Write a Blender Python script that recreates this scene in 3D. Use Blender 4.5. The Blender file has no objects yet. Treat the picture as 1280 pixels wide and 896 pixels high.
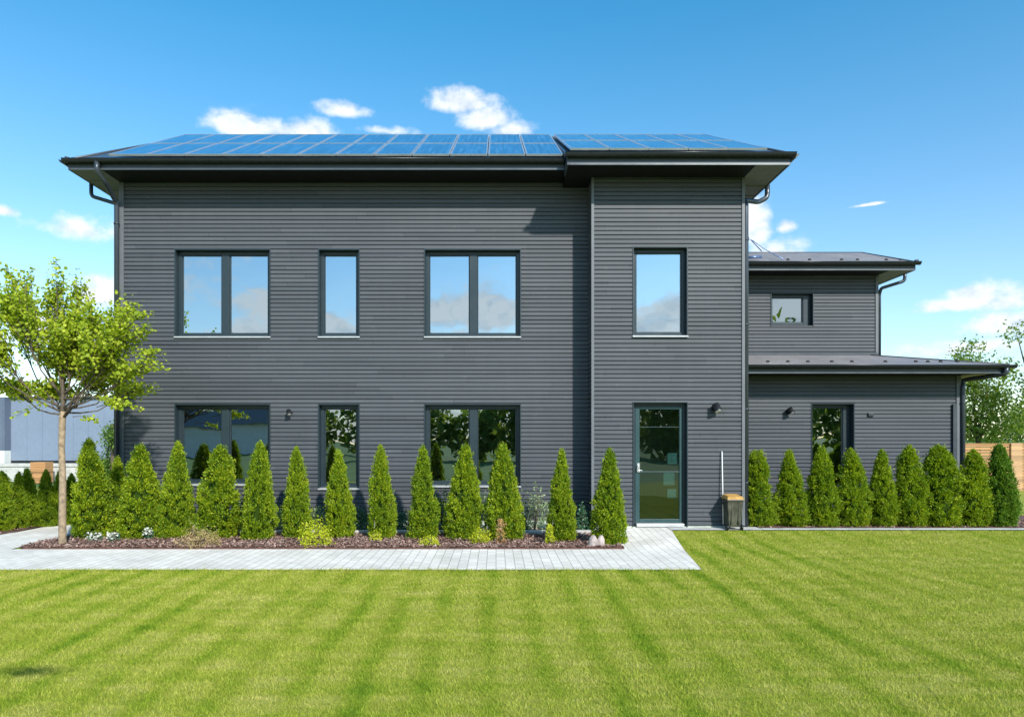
import bpy, math, random
import numpy as np
from mathutils import Vector, Matrix
random.seed(7); rng = np.random.default_rng(11)
R = math.radians
sc = bpy.context.scene
col = sc.collection
F, VX, VY, EYE = 864.0, 620.0, 548.0, 1.68
def P(px, py, D): return ((px-VX)/F*D, D, EYE+(VY-py)/F*D)
def PX(px, D): return (px-VX)/F*D
def PZ(py, D): return EYE+(VY-py)/F*D

# ------------------------------------------------------------------ materials
def new_mat(name):
    m = bpy.data.materials.new(name); m.use_nodes = True
    nt = m.node_tree; nt.nodes.clear()
    return m, nt, nt.nodes, nt.links
def N(nt, typ, **kw):
    n = nt.nodes.new(typ)
    ins = kw.pop('ins', {})
    for k, v in kw.items(): setattr(n, k, v)
    for k, v in ins.items():
        if isinstance(v, bpy.types.NodeSocket): nt.links.new(v, n.inputs[k])
        else: n.inputs[k].default_value = v
    return n
def c4(c): return (c[0], c[1], c[2], 1.0)
def math_n(nt, op, a, b=None, c=None, clamp=False):
    n = nt.nodes.new('ShaderNodeMath'); n.operation = op; n.use_clamp = clamp
    for i, v in enumerate((a, b, c)):
        if v is None: continue
        if isinstance(v, bpy.types.NodeSocket): nt.links.new(v, n.inputs[i])
        else: n.inputs[i].default_value = v
    return n.outputs[0]
def mixc(nt, fac, a, b, blend='MIX'):
    n = nt.nodes.new('ShaderNodeMix'); n.data_type = 'RGBA'; n.blend_type = blend
    for s, v in ((n.inputs[0], fac), (n.inputs[6], a), (n.inputs[7], b)):
        if isinstance(v, bpy.types.NodeSocket): nt.links.new(v, s)
        elif isinstance(v, (int, float)): s.default_value = v
        else: s.default_value = c4(v)
    return n.outputs[2]
def pos(nt):
    return nt.nodes.new('ShaderNodeNewGeometry').outputs['Position']
def mapping(nt, vec, scale=(1,1,1), loc=(0,0,0)):
    m = nt.nodes.new('ShaderNodeMapping'); nt.links.new(vec, m.inputs[0])
    m.inputs['Scale'].default_value = scale; m.inputs['Location'].default_value = loc
    return m.outputs[0]
def noise(nt, vec, scale, detail=4, rough=0.55, dist=0.0):
    n = nt.nodes.new('ShaderNodeTexNoise'); nt.links.new(vec, n.inputs['Vector'])
    n.inputs['Scale'].default_value = scale; n.inputs['Detail'].default_value = detail
    n.inputs['Roughness'].default_value = rough; n.inputs['Distortion'].default_value = dist
    return n.outputs['Fac']
def ramp(nt, fac, stops):
    n = nt.nodes.new('ShaderNodeValToRGB'); nt.links.new(fac, n.inputs[0])
    cr = n.color_ramp
    while len(cr.elements) < len(stops): cr.elements.new(0.5)
    for e, (p, c) in zip(cr.elements, stops):
        e.position = p; e.color = c4(c) if not isinstance(c, (int, float)) else (c, c, c, 1)
    return n.outputs[0]
def principled(nt, **ins):
    b = nt.nodes.new('ShaderNodeBsdfPrincipled'); o = nt.nodes.new('ShaderNodeOutputMaterial')
    for k, v in ins.items():
        k = k.replace('_', ' ')
        if isinstance(v, bpy.types.NodeSocket): nt.links.new(v, b.inputs[k])
        elif isinstance(v, tuple): b.inputs[k].default_value = c4(v)
        else: b.inputs[k].default_value = v
    nt.links.new(b.outputs[0], o.inputs[0]); return b
def bump(nt, h, strength, dist=0.01):
    n = nt.nodes.new('ShaderNodeBump'); nt.links.new(h, n.inputs['Height'])
    n.inputs['Strength'].default_value = strength; n.inputs['Distance'].default_value = dist
    return n.outputs[0]
def simple(name, color, rough=0.5, metal=0.0, var=0.12, scale=3.0, bmp=0.1, spec=0.5):
    m, nt, nn, ll = new_mat(name)
    p = pos(nt)
    n1 = noise(nt, p, scale, 5)
    n2 = noise(nt, p, scale*14, 3)
    f = math_n(nt, 'ADD', math_n(nt, 'MULTIPLY', n1, 0.65), math_n(nt, 'MULTIPLY', n2, 0.35))
    lo = tuple(max(0, c*(1-var*1.6)) for c in color); hi = tuple(min(1, c*(1+var*1.6)) for c in color)
    cc = ramp(nt, f, [(0.3, lo), (0.7, hi)])
    rr = math_n(nt, 'ADD', math_n(nt, 'MULTIPLY', n1, 0.2), rough-0.1, clamp=True)
    b = principled(nt, Base_Color=cc, Roughness=rr, Metallic=metal)
    b.inputs['Specular IOR Level'].default_value = spec
    if bmp: ll.new(bump(nt, n2, bmp, 0.004), b.inputs['Normal'])
    return m
PITCH = 0.0765
def siding_mat(name, base, axis=0):
    m, nt, nn, ll = new_mat(name)
    p = pos(nt)
    sx = nt.nodes.new('ShaderNodeSeparateXYZ'); ll.new(p, sx.inputs[0])
    row = math_n(nt, 'FLOOR', math_n(nt, 'DIVIDE', math_n(nt, 'SUBTRACT', sx.outputs[2], 0.177), PITCH))
    wn = N(nt, 'ShaderNodeTexWhiteNoise', noise_dimensions='1D'); ll.new(row, wn.inputs['W'])
    off = math_n(nt, 'MULTIPLY', wn.outputs[0], 4.0)
    seg = math_n(nt, 'FLOOR', math_n(nt, 'DIVIDE', math_n(nt, 'ADD', sx.outputs[axis], off), 3.6))
    cv = N(nt, 'ShaderNodeCombineXYZ', ins={0: row, 1: seg})
    wn2 = N(nt, 'ShaderNodeTexWhiteNoise', noise_dimensions='2D'); ll.new(cv.outputs[0], wn2.inputs['Vector'])
    gs = (0.6, 1, 26) if axis == 0 else (1, 0.6, 26)
    grain = noise(nt, mapping(nt, p, gs), 3.0, 6, 0.65)
    big = noise(nt, mapping(nt, p, (0.5, 0.5, 1.4)), 1.1, 5, 0.6, 0.6)
    drip = noise(nt, mapping(nt, p, (5.0, 5.0, 0.35)), 1.6, 4, 0.6)
    f = math_n(nt, 'ADD', math_n(nt, 'MULTIPLY', wn2.outputs[0], 0.22), math_n(nt, 'MULTIPLY', grain, 0.40))
    f = math_n(nt, 'ADD', f, math_n(nt, 'MULTIPLY', big, 0.30))
    f = math_n(nt, 'ADD', f, math_n(nt, 'MULTIPLY', drip, 0.14))
    lo = tuple(c*0.72 for c in base); hi = (base[0]*1.34, base[1]*1.32, base[2]*1.28)
    cc = ramp(nt, f, [(0.28, lo), (0.5, base), (0.76, hi)])
    # dusty pale marks and worn patches
    jf = math_n(nt, 'FRACT', math_n(nt, 'DIVIDE', math_n(nt, 'ADD', sx.outputs[axis], off), 3.6))
    cc = mixc(nt, math_n(nt, 'MULTIPLY', math_n(nt, 'LESS_THAN', jf, 0.0016), 0.75), cc, (0.01, 0.01, 0.012))
    sp = noise(nt, mapping(nt, p, (1, 1, 2.5)), 6.0, 6, 0.75)
    spm = ramp(nt, sp, [(0.62, 0.0), (0.74, 1.0)])
    cc = mixc(nt, math_n(nt, 'MULTIPLY', spm, 0.32), cc, (0.30, 0.30, 0.30))
    rr = math_n(nt, 'ADD', math_n(nt, 'MULTIPLY', grain, 0.25), 0.42)
    b = principled(nt, Base_Color=cc, Roughness=rr)
    b.inputs['Specular IOR Level'].default_value = 0.4
    ll.new(bump(nt, grain, 0.35, 0.004), b.inputs['Normal'])
    return m
def leaf_mat(name, cols, trans=0.35, tcol=None, nscale=2.5, rough=0.55):
    m, nt, nn, ll = new_mat(name)
    g = nt.nodes.new('ShaderNodeNewGeometry')
    n1 = noise(nt, g.outputs['Position'], nscale, 3)
    f = math_n(nt, 'ADD', math_n(nt, 'MULTIPLY', g.outputs['Random Per Island'], 0.55), math_n(nt, 'MULTIPLY', n1, 0.5))
    k = len(cols)
    cc = ramp(nt, f, [(0.15+0.7*i/(k-1), c) for i, c in enumerate(cols)])
    b = nt.nodes.new('ShaderNodeBsdfPrincipled'); ll.new(cc, b.inputs['Base Color'])
    b.inputs['Roughness'].default_value = rough; b.inputs['Specular IOR Level'].default_value = 0.35
    t = nt.nodes.new('ShaderNodeBsdfTranslucent')
    tc = mixc(nt, 1.0, cc, tcol or (1.5, 1.5, 0.6), 'MULTIPLY'); ll.new(tc, t.inputs[0])
    mx = nt.nodes.new('ShaderNodeMixShader'); mx.inputs[0].default_value = trans
    ll.new(b.outputs[0], mx.inputs[1]); ll.new(t.outputs[0], mx.inputs[2])
    o = nt.nodes.new('ShaderNodeOutputMaterial'); ll.new(mx.outputs[0], o.inputs[0])
    return m
def glass_mat(name, tint, refl=0.45, wav=0.02):
    m, nt, nn, ll = new_mat(name)
    tr = N(nt, 'ShaderNodeBsdfTransparent', ins={0: c4(tint)})
    nb = noise(nt, pos(nt), 1.6, 2, 0.4)
    bp = bump(nt, nb, wav*2.2, 0.05)
    gl = N(nt, 'ShaderNodeBsdfAnisotropic', ins={0: (0.74, 0.82, 0.84, 1), 'Roughness': 0.0})
    ll.new(bp, gl.inputs['Normal'])
    fr = N(nt, 'ShaderNodeFresnel', ins={'IOR': 1.5})
    fac = math_n(nt, 'ADD', math_n(nt, 'MULTIPLY', fr.outputs[0], 0.8), refl, clamp=True)
    mx = N(nt, 'ShaderNodeMixShader', ins={0: fac}); ll.new(tr.outputs[0], mx.inputs[1]); ll.new(gl.outputs[0], mx.inputs[2])
    o = nt.nodes.new('ShaderNodeOutputMaterial'); ll.new(mx.outputs[0], o.inputs[0])
    return m

M = {}
SID = (0.074, 0.081, 0.093)
M['siding'] = siding_mat('charcoal_boards', SID, 0)
M['siding_side'] = siding_mat('charcoal_boards_side', SID, 1)
M['trim'] = simple('dark_trim', (0.045, 0.055, 0.065), 0.4, 0, 0.1, 4)
M['corner'] = simple('corner_board', (0.13, 0.14, 0.155), 0.5, 0, 0.1, 4)
M['frame'] = simple('window_frame', (0.020, 0.034, 0.042), 0.35, 0, 0.06, 4)
M['reveal'] = simple('reveal', (0.03, 0.035, 0.04), 0.5, 0, 0.06, 4)
M['sill'] = simple('sill', (0.55, 0.56, 0.56), 0.35, 0.3, 0.1, 6)
M['gutter'] = simple('gutter', (0.022, 0.027, 0.033), 0.28, 0.3, 0.1, 4)
M['drip'] = simple('drip_strip', (0.10, 0.11, 0.115), 0.35, 0.5, 0.1, 4)
M['pipe'] = simple('downpipe', (0.05, 0.062, 0.075), 0.3, 0.3, 0.1, 4)
M['soffit'] = simple('soffit', (0.010, 0.011, 0.012), 0.7, spec=0.2)  # near-black because the shade under the front eaves is put into the colour
M['soffit_bounce_lit'] = simple('soffit_bounce_lit', (0.17, 0.175, 0.17), 0.6, 0, 0.15, 5)  # side soffits: light bounced off the ground is painted in as paler grey
M['black'] = simple('black_plastic', (0.012, 0.012, 0.013), 0.35)
M['steel'] = simple('steel', (0.65, 0.66, 0.66), 0.25, 0.8)
M['white'] = simple('white_paint', (0.72, 0.72, 0.70), 0.5, 0, 0.08)
M['interior'] = simple('interior', (0.62, 0.60, 0.54), 0.8, 0, 0.1, 1.5)
M['glass'] = glass_mat('glass', (0.55, 0.62, 0.60), 0.58)
M['glass_low'] = glass_mat('glass_low', (0.5, 0.6, 0.55), 0.42)
M['glass_door'] = glass_mat('glass_door', (0.60, 0.80, 0.68), 0.16)
M['concrete'] = simple('concrete', (0.52, 0.51, 0.48), 0.8, 0, 0.2, 5, 0.4)
M['plinth'] = simple('plinth', (0.50, 0.55, 0.46), 0.8, 0, 0.3, 3, 0.4)
M['wood_edge'] = simple('edging', (0.10, 0.045, 0.03), 0.8, 0, 0.3, 5, 0.4)
M['rock'] = simple('rock', (0.40, 0.33, 0.30), 0.85, 0, 0.4, 14, 0.8)
M['bin'] = simple('bin_body', (0.07, 0.07, 0.05), 0.45, 0, 0.5, 9)
M['bin_lid'] = simple('bin_lid', (0.55, 0.30, 0.07), 0.4, 0, 0.3, 9)
M['bark'] = simple('bark', (0.30, 0.22, 0.14), 0.85, 0, 0.4, 18, 0.8)
M['bark_dark'] = simple('bark_dark', (0.11, 0.085, 0.06), 0.85, 0, 0.3, 18, 0.8)
M['shed_blue'] = simple('shed_metal', (0.22, 0.27, 0.36), 0.5, 0.1, 0.08, 0.3, 0)
M['shed_dark'] = simple('shed_dark', (0.13, 0.16, 0.22), 0.5, 0.1, 0.08, 0.3, 0)
M['stay'] = simple('stay', (0.15, 0.22, 0.38), 0.3, 0.5)
M['paper'] = simple('paper', (0.34, 0.44, 0.48), 0.7)
M['flower'] = simple('flower', (0.62, 0.62, 0.56), 0.6)

# metal roof
def roof_mat(name, base, rough=0.32, metal=0.5):
    m, nt, nn, ll = new_mat(name)
    p = pos(nt)
    n1 = noise(nt, p, 2.2, 6, 0.6); n2 = noise(nt, mapping(nt, p, (9, 1, 1)), 3, 4, 0.6)
    f = math_n(nt, 'ADD', math_n(nt, 'MULTIPLY', n1, 0.5), math_n(nt, 'MULTIPLY', n2, 0.5))
    cc = ramp(nt, f, [(0.3, tuple(c*0.7 for c in base)), (0.7, tuple(c*1.3 for c in base))])
    rr = math_n(nt, 'ADD', math_n(nt, 'MULTIPLY', n1, 0.3), rough-0.15)
    b = principled(nt, Base_Color=cc, Roughness=rr, Metallic=metal)
    ll.new(bump(nt, n1, 0.15, 0.01), b.inputs['Normal'])
    return m
M['roof'] = roof_mat('roof_metal', (0.09, 0.115, 0.15))
M['roof_low'] = roof_mat('roof_low', (0.215, 0.20, 0.20), 0.6, 0.0)
# solar cells: dark blue glass with fine streaks of busbars
def solar_mat():
    m, nt, nn, ll = new_mat('solar_cells')
    p = pos(nt); sx = nt.nodes.new('ShaderNodeSeparateXYZ'); ll.new(p, sx.inputs[0])
    bar = math_n(nt, 'FRACT', math_n(nt, 'MULTIPLY', sx.outputs[0], 1/0.111))
    bm = math_n(nt, 'LESS_THAN', bar, 0.07)
    st = noise(nt, mapping(nt, p, (14, 0.8, 0.8)), 1.4, 4, 0.6)
    big = noise(nt, p, 0.7, 3)
    cc = ramp(nt, st, [(0.3, (0.01, 0.07, 0.20)), (0.55, (0.025, 0.15, 0.36)), (0.75, (0.12, 0.30, 0.50))])
    cc = mixc(nt, math_n(nt, 'MULTIPLY', bm, 0.45), cc, (0.30, 0.40, 0.50))
    rr = math_n(nt, 'ADD', math_n(nt, 'MULTIPLY', big, 0.2), 0.02)
    b = principled(nt, Base_Color=cc, Roughness=rr, Metallic=0.15)
    b.inputs['Specular IOR Level'].default_value = 0.5
    b.inputs['Coat Weight'].default_value = 0.4; b.inputs['Coat Roughness'].default_value = 0.06
    return m
M['solar'] = solar_mat()
M['alu'] = simple('aluminium', (0.62, 0.66, 0.70), 0.3, 0.7, 0.06, 4, 0)
# pavers
def paver_mat():
    m, nt, nn, ll = new_mat('pavers')
    p = pos(nt); sx = nt.nodes.new('ShaderNodeSeparateXYZ'); ll.new(p, sx.inputs[0])
    cv = N(nt, 'ShaderNodeCombineXYZ', ins={0: sx.outputs[1], 1: sx.outputs[0]})
    wob = noise(nt, p, 4, 2)
    b = N(nt, 'ShaderNodeTexBrick', ins={'Scale': 1.0, 'Mortar Size': 0.0045, 'Mortar Smooth': 0.4, 'Bias': 0.0,
          'Brick Width': 0.26, 'Row Height': 0.125, 'Color1': (0.74, 0.685, 0.61, 1), 'Color2': (0.85, 0.795, 0.72, 1), 'Mortar': (0.30, 0.28, 0.25, 1)})
    ll.new(cv.outputs[0], b.inputs['Vector'])
    n1 = noise(nt, p, 1.2, 6, 0.65); n2 = noise(nt, p, 60, 3, 0.7)
    f = math_n(nt, 'ADD', math_n(nt, 'MULTIPLY', n1, 0.6), math_n(nt, 'MULTIPLY', n2, 0.4))
    dirt = ramp(nt, f, [(0.3, 0.70), (0.6, 1.04)])
    cc = mixc(nt, 1.0, b.outputs['Color'], dirt, 'MULTIPLY')
    bs = principled(nt, Base_Color=cc, Roughness=0.8)
    h = math_n(nt, 'SUBTRACT', math_n(nt, 'MULTIPLY', n2, 0.25), b.outputs['Fac'])
    ll.new(bump(nt, h, 0.6, 0.004), bs.inputs['Normal'])
    return m
M['paver'] = paver_mat()
# wood slats
def wood_mat(name, base):
    m, nt, nn, ll = new_mat(name)
    p = pos(nt)
    g = noise(nt, mapping(nt, p, (1.5, 1.5, 40)), 1.5, 5, 0.6)
    sx = nt.nodes.new('ShaderNodeSeparateXYZ'); ll.new(p, sx.inputs[0])
    row = math_n(nt, 'FLOOR', math_n(nt, 'DIVIDE', sx.outputs[2], 0.09))
    wn = N(nt, 'ShaderNodeTexWhiteNoise', noise_dimensions='1D'); ll.new(row, wn.inputs['W'])
    f = math_n(nt, 'ADD', math_n(nt, 'MULTIPLY', g, 0.6), math_n(nt, 'MULTIPLY', wn.outputs[0], 0.4))
    cc = ramp(nt, f, [(0.25, tuple(c*0.65 for c in base)), (0.75, tuple(min(1, c*1.25) for c in base))])
    b = principled(nt, Base_Color=cc, Roughness=0.65)
    return m
M['fence'] = wood_mat('fence_wood', (0.46, 0.235, 0.095))
M['fence_post'] = wood_mat('fence_post', (0.50, 0.30, 0.15))
# lawn colour, shared by sheet and blades
def lawn_color(nt, p, bright):
    sx = nt.nodes.new('ShaderNodeSeparateXYZ'); nt.links.new(p, sx.inputs[0])
    wobx = math_n(nt, 'ADD', sx.outputs[0], math_n(nt, 'MULTIPLY', noise(nt, p, 0.5, 3), 0.35))
    s = math_n(nt, 'SINE', math_n(nt, 'MULTIPLY', wobx, 2*math.pi/0.43))
    st = math_n(nt, 'POWER', math_n(nt, 'MULTIPLY_ADD', s, 0.5, 0.5), 2.2)
    mod = ramp(nt, noise(nt, mapping(nt, p, (1.3, 0.55, 1)), 1.0, 3), [(0.36, 0.0), (0.66, 0.85)])
    fade = N(nt, 'ShaderNodeMapRange', ins={0: sx.outputs[0], 1: 3.5, 2: 6.5, 3: 1.0, 4: 0.35}).outputs[0]
    st = math_n(nt, 'MULTIPLY', math_n(nt, 'MULTIPLY', st, mod), fade)
    n1 = noise(nt, mapping(nt, p, (0.45, 2.1, 1)), 2.0, 7, 0.72)
    n2 = noise(nt, mapping(nt, p, (1, 2.4, 1)), 11, 5, 0.7)
    f = math_n(nt, 'ADD', math_n(nt, 'MULTIPLY', n1, 0.62), math_n(nt, 'MULTIPLY', n2, 0.42))
    f = math_n(nt, 'SUBTRACT', f, math_n(nt, 'MULTIPLY', math_n(nt, 'SUBTRACT', st, 0.03), 0.25))
    b = bright
    cc = ramp(nt, f, [(0.22, (0.14*b, 0.27*b, 0.014*b)), (0.37, (0.285*b, 0.39*b, 0.03*b)), (0.50, (0.405*b, 0.455*b, 0.06*b)), (0.68, (0.58*b, 0.555*b, 0.16*b))])
    # a dark clover patch on the left
    dv = N(nt, 'ShaderNodeVectorMath', operation='SUBTRACT', ins={0: p, 1: (-3.35, 4.98, 0)})
    sv = N(nt, 'ShaderNodeVectorMath', operation='MULTIPLY', ins={0: dv.outputs[0], 1: (3.6, 7.5, 0)})
    ln = N(nt, 'ShaderNodeVectorMath', operation='LENGTH', ins={0: sv.outputs[0]})
    pm = math_n(nt, 'SUBTRACT', 1.15, math_n(nt, 'ADD', ln.outputs['Value'], math_n(nt, 'MULTIPLY', math_n(nt, 'SUBTRACT', n2, 0.5), 1.6)), clamp=True)
    cc = mixc(nt, math_n(nt, 'MULTIPLY', pm, 0.9), cc, (0.045*b, 0.10*b, 0.015*b))
    return cc, n2
def lawn_mat():
    m, nt, nn, ll = new_mat('lawn_turf')
    cc, n2 = lawn_color(nt, pos(nt), 0.72)
    b = principled(nt, Base_Color=cc, Roughness=0.9)
    b.inputs['Specular IOR Level'].default_value = 0.1
    ll.new(bump(nt, noise(nt, pos(nt), 70, 4, 0.7), 0.8, 0.02), b.inputs['Normal'])
    return m
def blade_mat():
    m, nt, nn, ll = new_mat('grass_blades')
    cc, n2 = lawn_color(nt, pos(nt), 1.05)
    g = nt.nodes.new('ShaderNodeNewGeometry')
    v = ramp(nt, g.outputs['Random Per Island'], [(0.0, (0.72, 0.74, 0.6)), (0.7, (1.05, 1.03, 1.0)), (1.0, (1.35, 1.22, 1.5))])
    cc = mixc(nt, 1.0, cc, v, 'MULTIPLY')
    b = nt.nodes.new('ShaderNodeBsdfPrincipled'); ll.new(cc, b.inputs['Base Color'])
    b.inputs['Roughness'].default_value = 0.6; b.inputs['Specular IOR Level'].default_value = 0.2
    t = nt.nodes.new('ShaderNodeBsdfTranslucent'); ll.new(cc, t.inputs[0])
    mx = N(nt, 'ShaderNodeMixShader', ins={0: 0.35}); ll.new(b.outputs[0], mx.inputs[1]); ll.new(t.outputs[0], mx.inputs[2])
    o = nt.nodes.new('ShaderNodeOutputMaterial'); ll.new(mx.outputs[0], o.inputs[0])
    return m
M['lawn'] = lawn_mat(); M['blades'] = blade_mat()
M['mulch_base'] = simple('mulch_base', (0.13, 0.065, 0.05), 0.95, 0, 0.35, 20, 0.8)
M['chips'] = leaf_mat('bark_chips', [(0.12, 0.06, 0.045), (0.28, 0.165, 0.13), (0.50, 0.36, 0.30)], 0.0, nscale=3, rough=0.8)
M['thuja'] = leaf_mat('thuja_sprays', [(0.055, 0.14, 0.007), (0.20, 0.31, 0.013), (0.50, 0.55, 0.022)], 0.36)
M['thuja_dark'] = leaf_mat('thuja_sprays_dark', [(0.055, 0.14, 0.014), (0.12, 0.235, 0.018), (0.23, 0.34, 0.03)], 0.3)
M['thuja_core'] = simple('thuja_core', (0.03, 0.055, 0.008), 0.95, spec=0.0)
M['maple'] = leaf_mat('young_tree_leaves', [(0.14, 0.22, 0.012), (0.34, 0.43, 0.022), (0.56, 0.60, 0.06)], 0.42, nscale=3.5)
M['leaf_green'] = leaf_mat('leaf_green', [(0.05, 0.12, 0.02), (0.11, 0.21, 0.03), (0.26, 0.36, 0.08)], 0.3)
M['leaf_teal'] = leaf_mat('leaf_teal', [(0.02, 0.08, 0.04), (0.05, 0.17, 0.08), (0.22, 0.34, 0.22)], 0.2)
M['leaf_pale'] = leaf_mat('leaf_pale', [(0.16, 0.27, 0.10), (0.30, 0.42, 0.18), (0.55, 0.62, 0.40)], 0.3)
M['leaf_lime'] = leaf_mat('leaf_lime', [(0.30, 0.38, 0.012), (0.50, 0.56, 0.02), (0.70, 0.68, 0.06)], 0.35)
M['leaf_dry'] = leaf_mat('leaf_dry', [(0.26, 0.22, 0.06), (0.48, 0.38, 0.15), (0.60, 0.42, 0.26)], 0.25)
M['leaf_orange'] = leaf_mat('leaf_orange', [(0.40, 0.22, 0.08), (0.60, 0.34, 0.14), (0.70, 0.48, 0.28)], 0.25)
M['woods_leaf'] = leaf_mat('woods_leaf', [(0.08, 0.13, 0.03), (0.15, 0.22, 0.05), (0.26, 0.33, 0.10)], 0.5, nscale=0.3)
M['far_leaf'] = leaf_mat('far_leaf', [(0.08, 0.15, 0.02), (0.19, 0.28, 0.04), (0.38, 0.45, 0.10)], 0.4, nscale=0.6)

# ------------------------------------------------------------------ objects
ORG = {}
def tag(o, label=None, cat=None, group=None, kind=None):
    if label: o['label'] = label
    if cat: o['category'] = cat
    if group: o['group'] = group
    if kind: o['kind'] = kind
    return o
def empty(name, loc=(0, 0, 0), parent=None):
    o = bpy.data.objects.new(name, None); col.objects.link(o)
    o.empty_display_size = 0.2
    if parent: o.parent = parent; ORG[o.name] = ORG[parent.name]
    else: o.location = loc; ORG[o.name] = tuple(loc)
    return o
def np_mesh(name, V, Fc, mat, smooth=False):
    """V (n,3); Fc (m,k) uniform face size"""
    me = bpy.data.meshes.new(name)
    V = np.asarray(V, dtype=np.float32); Fc = np.asarray(Fc, dtype=np.int32)
    m, k = Fc.shape
    me.vertices.add(len(V)); me.vertices.foreach_set('co', V.ravel())
    me.loops.add(m*k); me.loops.foreach_set('vertex_index', Fc.ravel())
    me.polygons.add(m); me.polygons.foreach_set('loop_start', np.arange(0, m*k, k, dtype=np.int32))
    me.polygons.foreach_set('loop_total', np.full(m, k, dtype=np.int32))
    if smooth: me.polygons.foreach_set('use_smooth', np.ones(m, dtype=bool))
    me.materials.append(mat); me.update(calc_edges=True)
    return me
def link(name, me, parent=None, loc=None):
    o = bpy.data.objects.new(name, me); col.objects.link(o)
    if parent: o.parent = parent; ORG[o.name] = ORG[parent.name]
    else: ORG[o.name] = tuple(loc) if loc else (0, 0, 0)
    if loc: o.location = loc
    return o
class MB:
    def __init__(s): s.v = []; s.f = []; s.sm = []
    def poly(s, pts, smooth=False):
        i = len(s.v); s.v += [tuple(p) for p in pts]; s.f.append(tuple(range(i, i+len(pts)))); s.sm.append(smooth); return s
    def box(s, x0, x1, y0, y1, z0, z1):
        c = [(x0,y0,z0),(x1,y0,z0),(x1,y1,z0),(x0,y1,z0),(x0,y0,z1),(x1,y0,z1),(x1,y1,z1),(x0,y1,z1)]
        return s.hexa(c)
    def hexa(s, c):
        i = len(s.v); s.v += [tuple(p) for p in c]
        for f in ((0,3,2,1),(4,5,6,7),(0,1,5,4),(1,2,6,5),(2,3,7,6),(3,0,4,7)):
            s.f.append(tuple(i+k for k in f)); s.sm.append(False)
        return s
    def tube(s, pts, r, n=10, caps=True):
        pts = [Vector(p) for p in pts]; rs = r if isinstance(r, (list, tuple)) else [r]*len(pts)
        base = len(s.v); prev = None
        for k, p in enumerate(pts):
            if k == 0: t = (pts[1]-p)
            elif k == len(pts)-1: t = (p-pts[k-1])
            else: t = (pts[k+1]-p).normalized()+(p-pts[k-1]).normalized()
            t = t.normalized() if t.length > 1e-9 else Vector((0, 0, 1))
            if prev is None: a = t.orthogonal().normalized()
            else:
                a = prev - t*prev.dot(t); a = a.normalized() if a.length > 1e-6 else t.orthogonal().normalized()
            prev = a; b = t.cross(a)
            for j in range(n):
                an = 2*math.pi*j/n; q = p+(a*math.cos(an)+b*math.sin(an))*rs[k]; s.v.append(tuple(q))
        for k in range(len(pts)-1):
            for j in range(n):
                a0 = base+k*n+j; a1 = base+k*n+(j+1) % n
                s.f.append((a0, a1, a1+n, a0+n)); s.sm.append(True)
        if caps:
            s.f.append(tuple(base+j for j in reversed(range(n)))); s.sm.append(False)
            e = base+(len(pts)-1)*n; s.f.append(tuple(e+j for j in range(n))); s.sm.append(False)
        return s
    def lathe(s, c, prof, n=24, axis='z'):
        """prof: list of (r, h)"""
        base = len(s.v)
        for r, h in prof:
            for j in range(n):
                a = 2*math.pi*j/n
                if axis == 'z': s.v.append((c[0]+r*math.cos(a), c[1]+r*math.sin(a), c[2]+h))
                elif axis == 'y': s.v.append((c[0]+r*math.cos(a), c[1]+h, c[2]+r*math.sin(a)))
                else: s.v.append((c[0]+h, c[1]+r*math.cos(a), c[2]+r*math.sin(a)))
        for k in range(len(prof)-1):
            for j in range(n):
                a0 = base+k*n+j; a1 = base+k*n+(j+1) % n
                s.f.append((a0, a1, a1+n, a0+n)); s.sm.append(True)
        s.f.append(tuple(base+j for j in reversed(range(n)))); s.sm.append(False)
        e = base+(len(prof)-1)*n; s.f.append(tuple(e+j for j in range(n))); s.sm.append(False)
        return s
    def build(s, name, mat, parent=None, loc=None, bevel=0):
        o0 = ORG[parent.name] if parent else (loc or (0, 0, 0))
        me = bpy.data.meshes.new(name)
        me.from_pydata([(x-o0[0], y-o0[1], z-o0[2]) for x, y, z in s.v], [], s.f)
        me.polygons.foreach_set('use_smooth', s.sm)
        me.materials.append(mat); me.update()
        o = link(name, me, parent, loc if not parent else None)
        if bevel:
            b = o.modifiers.new('bevel', 'BEVEL'); b.width = bevel; b.segments = 2; b.limit_method = 'ANGLE'
        return o

# ------------------------------------------------------------------ ground
def gh(x, y):
    """ground height: paving rises a little to the entrance"""
    a = min(max((y-10.44)/1.6, 0), 1)
    b = min(max((x-1.72)/0.25, 0), 1)
    return 0.10*a*b
def sheet(name, x0, x1, y0, y1, mat, dz=0.0, step=0.4, kind='structure', edge=None, noise_z=0.0):
    nx = max(1, int((x1-x0)/step)); ny = max(1, int((y1-y0)/step))
    V = []; Fc = []
    for j in range(ny+1):
        for i in range(nx+1):
            y = y0+(y1-y0)*j/ny
            xa, xb = (x0, x1) if edge is None else edge(y)
            x = xa+(xb-xa)*i/nx
            V.append((x, y, gh(x, y)+dz+(random.uniform(-1, 1)*noise_z)))
    for j in range(ny):
        for i in range(nx):
            a = j*(nx+1)+i; Fc.append((a, a+1, a+nx+2, a+nx+1))
    o = link(name, np_mesh(name, V, Fc, mat, True)); tag(o, kind=kind); return o
g = MB(); g.poly([(-900, -900, -0.03), (900, -900, -0.03), (900, 1200, -0.03), (-900, 1200, -0.03)])
M['field'] = simple('field', (0.09, 0.16, 0.03), 0.95, 0, 0.35, 0.4, 0)
tag(g.build('ground', M['field']), kind='structure')
sheet('lawn', -16, 22, -2, 24, M['lawn'], 0.0, 0.25)
def path_edge(y): return (-16.0, 2.62+(3.05-2.62)*(y-8.8)/(12.1-8.8))
sheet('path', -16, 3, 8.8, 10.44, M['paver'], 0.012, 0.2, edge=path_edge)
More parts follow.
